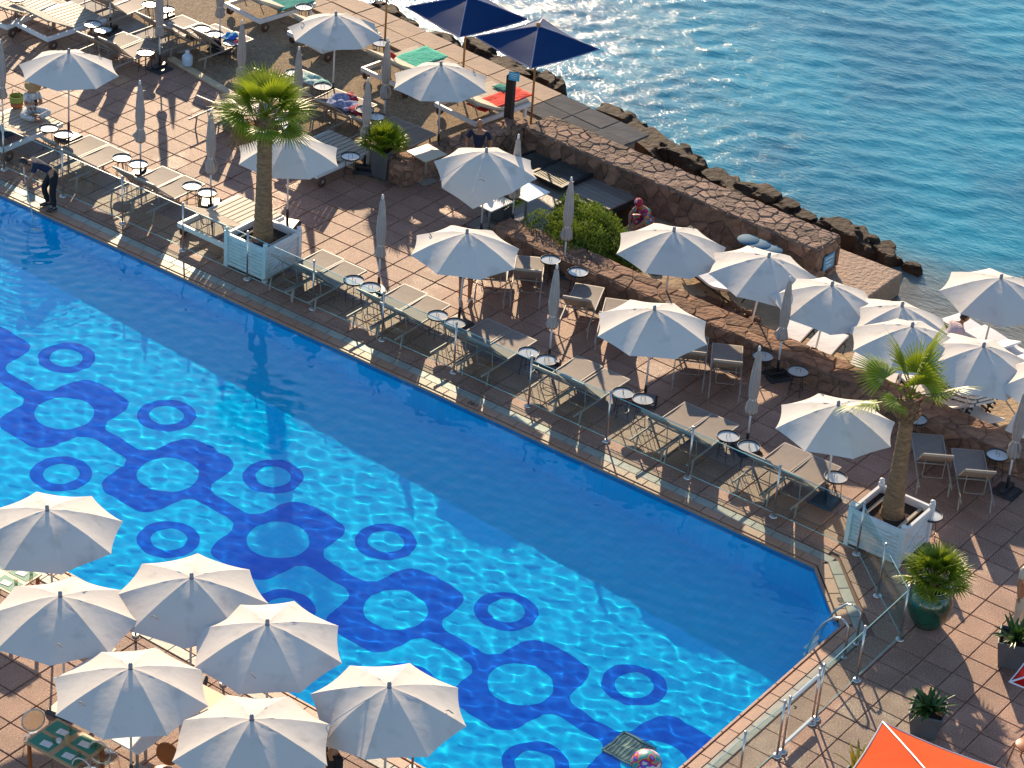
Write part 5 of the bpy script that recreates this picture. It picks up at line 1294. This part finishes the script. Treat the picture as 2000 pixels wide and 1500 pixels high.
# --- beach loungers with white cushions
def make_beach_lounger():
    t = empty('beach_lounger'); n = 12; vs = []
    for k in range(n + 1):
        y = .95 - 1.9 * k / n; z = .34 + (.0 if y > -.25 else (-.25 - y) * .35) + .02 * math.sin(y * 3)
        for x in (-1, 1): vs.append((x * .31, y, z))
    top = [(x, y, z + .055) for x, y, z in vs]; N2 = len(vs)
    fs = [(N2 + 2 * k, N2 + 2 * k + 1, N2 + 2 * k + 3, N2 + 2 * k + 2) for k in range(n)] + [(2 * k, 2 * k + 2, 2 * k + 3, 2 * k + 1) for k in range(n)] + [(2 * k, N2 + 2 * k, N2 + 2 * k + 2, 2 * k + 2) for k in range(n)] + [(2 * k + 1, 2 * k + 3, N2 + 2 * k + 3, N2 + 2 * k + 1) for k in range(n)] + [(0, 1, N2 + 1, N2), (2 * n, N2 + 2 * n, N2 + 2 * n + 1, 2 * n + 1)]
    MB().add(vs + top, fs).build('cushion', pillow_w, t)
    b = MB()
    for s in (-1, 1): b.bar((s * .3, -.92, .31), (s * .3, .93, .31), .03, .035)
    b.build('frame', black_m, t)
    for sx, y in ((-1, .75), (1, .75), (-1, -.7), (1, -.7)): MB().tube([(sx * .3, y, .31), (sx * .32, y + .06 * (1 if y > 0 else -1), .18), (sx * .3, y + .02, 0)], .017, 6).build('leg', black_m, t, True)
    return t
bl = make_beach_lounger()
for (x, y), z, rz, lab in [((-22.99, 43.75), -.45, R(8), 'white cushioned beach lounger behind the low wall, left one of the pair'), ((-22.20, 43.75), -.45, R(8), 'white cushioned beach lounger behind the low wall, right one of the pair'),
 ((-21.06, 43.76), -.42, R(20), 'white cushioned beach lounger left of the thin palm crown, left one'), ((-20.57, 43.65), -.42, R(20), 'white cushioned beach lounger left of the thin palm crown, right one'),
 ((-20.13, 47.33), -.78, R(72), 'white cushioned beach lounger beside the man in the pale pink shirt'), ((-19.40, 47.14), -.72, R(72), 'white cushioned beach lounger by the waterline, under the lone parasol pole'),
 ((-18.64, 43.82), -.45, R(62), 'greyish beach lounger in the shade below the stack'), ((-19.45, 43.84), -.45, R(60), 'beach lounger under the left end of the stack'), ((-17.32, 43.82), -.42, R(10), 'white beach lounger cut by the right edge'), ((-25.60, 44.85), -.42, R(70), 'white cushioned beach lounger with curved black legs beside the beach parasols')]:
    put(bl, x, y, z, rz, lab, 'beach lounger', 'white cushioned beach loungers')
x0, y0 = (-19.11, 44.13)
for k in range(5): put(bl, x0 + .02 * k, y0 + .015 * k, -.45 + .10 * (k + 1), R(64 + k), ['lowest', 'second', 'third', 'fourth', 'topmost'][k] + ' lounger of the curved white stack behind the low wall', 'beach lounger', 'white cushioned beach loungers')

# --- people
J = dict(STAND); 
J.update(pelvis=(0, .10, .92), chest=(0, -.28, 1.18), neck=(0, -.42, 1.22), head=(0, -.56, 1.20), shL=(.17, -.30, 1.20), elL=(.22, -.42, .95), wrL=(.12, -.52, .74), shR=(-.17, -.32, 1.20), elR=(-.20, -.50, .98), wrR=(-.05, -.55, .86), hiL=(.10, .10, .86), knL=(.14, .05, .47), anL=(.16, .08, .08), toL=(.18, -.06, .035), hiR=(-.10, .10, .86), knR=(-.14, -.12, .48), anR=(-.12, -.02, .08), toR=(-.12, -.18, .035))
x, y = (-38.53, 36.88); t, h = person('person', (x, y, 0), R(-38), J, 'person in navy shirt and black trousers bending to clean the pool with a pole', navy_cloth, black_cloth, black_m, hair_m, facing=(R(35), 0))
x3, y3 = (-38.38, 36.32); pt = empty('cleaning_pole', (x3, y3, -.06)); tag(pt, 'thin pale pole held by the bending person and dipped in the pool', 'pole')
hx, hy = x - .1 * 0 + .55 * math.sin(R(-38)) * 1, y - .55 * math.cos(R(-38))
MB().tube([(0, 0, -.45), (hx - x3, hy - y3, .86), ((hx - x3) * 1.12 + .02, (hy - y3) * 1.12, 1.25)], .013, 8).build('shaft', pole_w, pt, True); MB().box((0, 0, -.45), (.30, .06, .05), .6).build('brush_head', white_m, pt)
J = dict(STAND); J.update(pelvis=(0, 0, .10), chest=(0, -.06, .46), neck=(0, -.08, .62), head=(0, -.14, .76), shL=(.15, -.06, .55), elL=(.19, -.17, .33), wrL=(.08, -.34, .42), shR=(-.15, -.06, .55), elR=(-.19, -.17, .33), wrR=(-.06, -.35, .42), hiL=(.10, -.02, .10), knL=(.34, -.34, .13), anL=(.04, -.42, .07), toL=(-.08, -.44, .05), hiR=(-.10, -.02, .10), knR=(-.34, -.34, .13), anR=(-.04, -.50, .06), toR=(.08, -.52, .05))
x, y = (-41.75, 39.46); t, h = person('person', (x, y, .42), R(62), J, 'woman in straw hat and printed white outfit sitting cross legged with a phone', white_cloth, white_cloth, None, hair_m, facing=(R(25), 0))
MB().lathe([(.20, .045), (.19, .055), (.10, .07), (.095, .16), (.06, .18), (.001, .18)], 22, cap=False).build('straw_hat', straw_m, h, True)
MB().tube([(0, .08, .02), (0, .13, -.10), (0, .15, -.28), (0, .12, -.42)], [.06, .065, .055, .02], 10).build('long_hair', hair_m, h, True)
ph = MB().box((0, 0, 0), (.075, .012, .15)); o = ph.build('phone', black_m); hp = Matrix.Rotation(R(62), 4, 'Z') @ Vector((.0, -.40, .47)); o.location = (x + hp.x, y + hp.y, .42 + hp.z); o.rotation_euler = (R(-40), 0, R(62)); tag(o, 'dark phone held in both hands by the seated woman', 'phone')
x, y = (-42.26, 39.46); bk = empty('basket', (x, y, .42)); tag(bk, 'green and orange woven basket beside the seated woman', 'basket')
MB().lathe([(.12, 0), (.14, .02), (.162, .16), (.13, .04)], 20).build('body', basket_m, bk, True); MB().lathe([(.163, .16), (.18, .30), (.165, .30), (.14, .16)], 20, cap=False).build('green_band', basket_g, bk, True); MB().tube([(-.16, 0, .28), (-.12, 0, .42), (.12, 0, .42), (.16, 0, .28)], .012, 6).build('handle', straw_m, bk, True)
J = dict(STAND); J.update(shL=(.20, 0, 1.40), shR=(-.20, 0, 1.40), elL=(.29, .01, 1.13), elR=(-.29, .01, 1.13), wrL=(.27, -.05, .88), wrR=(-.27, -.05, .88))
x, y = (-32.26, 44.67); person('person', (x, y, -.02), R(30), J, 'bald man in a navy T-shirt standing behind the crumpled parasol', navy_cloth, navy_cloth, black_m, None, facing=(R(12), 0))
x, y = (-29.01, 39.93); person('person', (x, y + .1, 0), R(-150), STAND, 'person in black shorts and white shoes standing beneath an open parasol', white_cloth, black_cloth, white_m, hair_m, short_legs=True)
J = dict(STAND); J.update(pelvis=(0, .12, .90), chest=(.04, -.18, 1.20), neck=(.06, -.30, 1.33), head=(.10, -.40, 1.42), shL=(.20, -.16, 1.27), elL=(.28, -.30, 1.03), wrL=(.26, -.42, .82), shR=(-.15, -.20, 1.27), elR=(-.27, -.22, 1.02), wrR=(-.34, -.32, .80))
x, y = (-19.93, 46.07); person('person', (x - .2, y - .35, -.80), R(150), J, 'dark haired man in a pale pink shirt leaning over a beach lounger', pink_cloth, white_cloth, black_m, hair_m, facing=(R(15), R(-20)))
J = dict(STAND); J.update(pelvis=(0, .16, .28), chest=(0, -.10, .62), neck=(0, -.18, .76), head=(0, -.26, .86), shL=(.16, -.10, .68), elL=(.24, -.28, .48), wrL=(.12, -.40, .34), shR=(-.16, -.10, .68), elR=(-.24, -.28, .48), wrR=(-.12, -.40, .34), hiL=(.10, .12, .28), knL=(.18, -.26, .46), anL=(.14, -.02, .08), toL=(.16, -.16, .03), hiR=(-.10, .12, .28), knR=(-.18, -.26, .46), anR=(-.14, -.02, .08), toR=(-.16, -.16, .03))
x, y = (-28.24, 45.91); t, h = person('person', (x, y, -.30), R(-10), J, 'person in rainbow printed clothes and a red cap crouching below the plank platform', rainbow, rainbow, None, None, facing=(R(35), 0))
bm = MB().lathe([(.095, .0), (.105, .05), (.09, .11), (.05, .14), (.001, .15)], 16, cap=False).build('cap', crimson_cloth, h, True)
x, y = (-14.14, 37.45); person('person', (x, y, 0), R(80), STAND, 'person in beige trousers cut by the right edge of the picture', beige_top, beige_top, white_m, hair_m)
x, y = (-20.18, 25.11); J = dict(STAND); J.update(head=(.06, -.05, 1.60)); person('person', (x, y, 0), R(160), J, 'person dressed in black under the parasols at the bottom edge', black_cloth, black_cloth, black_m, tan_wood)
x, y = (-17.07, 29.64); t = empty('inflatable_ball', (x, y - .05, .12)); tag(t, 'multicoloured printed float at the bottom edge of the pool', 'pool float')
b = MB(); b.lathe([(.10, -.20), (.22, -.12), (.27, 0), (.22, .12), (.10, .18), (.01, .20)], 24); fl = bpy.data.materials.new('float_print'); fl.use_nodes = True; rainbow_nodes(fl, 7); b.build('ball', fl, t, True)

# --- restaurant terrace
def ghost_chair(x, y, rz, lab, m=ghost_m, wood=False):
    t = empty('clear_chair' if not wood else 'bentwood_chair', (x, y, 0), rz); tag(t, lab, 'chair')
    MB().lathe([(.20, .455), (.215, .47), (.20, .48)], 20).build('seat', m, t, True)
    b = MB(); n = 18; w, z0, hh = .19, .50, .40; outer = [(w * math.sin(2 * PI * k / n), .20, z0 + hh / 2 + .02 + (hh / 2 + .02) * math.cos(2 * PI * k / n)) for k in range(n + 1)]
    b.tube(outer, .014, 6); bb = b.build('back_ring', m if wood else edge_clear, t, True)
    b = MB(); b.add([(p[0] * .95, .20, p[2]) for p in outer[:-1]], [tuple(range(n))]); o = b.build('backrest', m, bb); so = o.modifiers.new('s', 'SOLIDIFY'); so.thickness = .008
    for sx, sy in ((-1,-1),(1,-1),(1,1),(-1,1)): MB().tube([(sx * .15, sy * .15, .46), (sx * .20, sy * .20, 0)], .014, 6).build('leg', m, t, True)
    return t
edge_clear = mat('clear_edge', (.62, .60, .54), .15, (.5, .48, .42), 6)
def laid_table(x, y, rz, w, l, lab, mats):
    t = empty('dining_table', (x, y, 0), rz); tag(t, lab, 'table'); MB().box((0, 0, .725), (w, l, .03)).build('table_top', wood_m, t, bevel=.004)
    for sx, sy in ((-1,-1),(1,-1),(1,1),(-1,1)): MB().box((sx * (w / 2 - .06), sy * (l / 2 - .06), .355), (.05, .05, .71)).build('leg', tan_wood, t)
    M_ = Matrix.Translation((x, y, 0)) @ Matrix.Rotation(rz, 4, 'Z'); names = []
    for k, (u, v, a) in enumerate(mats):
        p = M_ @ Vector((u, v, .742)); o = MB().box((0, 0, 0), (.44, .30, .004)).build('placemat', mat_green); o.location = p; o.rotation_euler = (0, 0, rz + a)
        p2 = M_ @ Vector((u + (.06 if u < 0 else -.02), v - .02, .748)); q = MB().box((0, 0, 0), (.19, .13, .006)).build('napkin', paper_m); q.location = p2; q.rotation_euler = (0, 0, rz + a + .15)
        p3 = M_ @ Vector((u + .13, v + .07, .744)); gq = MB().lathe([(.028, 0), (.030, .005), (.034, .10), (.032, .10), (.027, .01)], 14).build('glass', ghost_m); gq.location = p3
        names.append((o, q, gq))
    return t, names
x, y = (-24.09, 23.05)
t, ob = laid_table(x, y, R(2), 1.10, .78, 'breakfast table with green mats at the bottom left', [(-.28, .19, 0), (.28, .19, 0), (-.28, -.19, 0), (.28, -.19, 0)])
w4 = ('far left corner', 'far right corner', 'near left corner', 'near right corner')
for (a, q, g_), w_ in zip(ob, w4): tag(a, 'green placemat at the %s of the bottom left table' % w_, 'placemat'); tag(q, 'printed white napkin at the %s of the bottom left table' % w_, 'napkin'); tag(g_, 'clear glass at the %s of the bottom left table' % w_, 'glass')
o = MB().lathe([(.05, 0), (.05, .12), (.035, .15), (.02, .16)], 14).build('vase', straw_m); o.location = (x + .02, y + .03, .741); tag(o, 'small straw coloured vase in the middle of the bottom left table', 'vase')
o = MB().lathe([(.04, 0), (.045, .06)], 12).build('cup', white_m); o.location = (x - .10, y - .05, .741); tag(o, 'white cup in the middle of the bottom left table', 'cup')
x, y = (-28.25, 25.67)
t, ob = laid_table(x, y, R(2), 1.10, .78, 'breakfast table at the left edge under the upper parasol', [(-.28, .19, 0), (.28, .19, 0), (-.28, -.19, 0), (.28, -.19, 0)])
for (a, q, g_), w_ in zip(ob, w4): tag(a, 'green placemat at the %s of the left edge table' % w_, 'placemat'); tag(q, 'printed white napkin at the %s of the left edge table' % w_, 'napkin'); tag(g_, 'clear glass at the %s of the left edge table' % w_, 'glass')
for (x, y), rz, lab in [((-24.75, 23.04), R(60), 'clear round backed chair behind the bottom left table'), ((-23.61, 23.45), R(200), 'clear chair right of the bottom left table, farther one'), ((-23.48, 22.97), R(190), 'clear chair right of the bottom left table, nearer one')]: ghost_chair(x, y, rz, lab)
for (x, y), rz, lab in [((-22.63, 23.77), R(20), 'orange bentwood chair between the parasols at the bottom'), ((-12.21, 33.92), R(-100), 'orange bentwood chair cut by the right edge')]: ghost_chair(x, y, rz, lab, tan_wood, True)
x, y = (-23.34, 23.92); square_table(x, y, R(2), .6, .74, white_m, 'white pedestal table just below the parasol over the breakfast table')
for i, (x, y) in enumerate([(-25.51, 25.68), (-24.50, 25.90), (-23.27, 25.96), (-21.27, 25.75)]):
    square_table(x, y - .6, R(2), .6, .74, wood_m, 'wooden pedestal table shaded by the cluster, ' + ('leftmost', 'second from left', 'third from left', 'rightmost')[i])
# thin terrace posts that shade the lower left corner
for i, ((x, y), h_) in enumerate([((-25.95, 26.59), 1.15), ((-23.88, 26.59), 1.15), ((-20.02, 27.00), 1.2)]):
    t = empty('steel_post', (x, y, 0)); tag(t, 'brown steel post at the near pool edge, ' + ('left one', 'middle one', 'right one')[i], 'post'); MB().tube([(0, 0, 0), (0, 0, h_)], .022, 10).build('shaft', bamboo, t, True); MB().lathe([(.07, 0), (.06, .03)], 14).build('foot', alu, t)
# drop unused prototypes that were never placed
for o in list(C.objects):
    if o.parent is None and o.type == 'EMPTY' and 'label' not in o:
        for c in tree(o):
            for d_ in tree(c): bpy.data.objects.remove(d_)
            bpy.data.objects.remove(c)
        bpy.data.objects.remove(o)
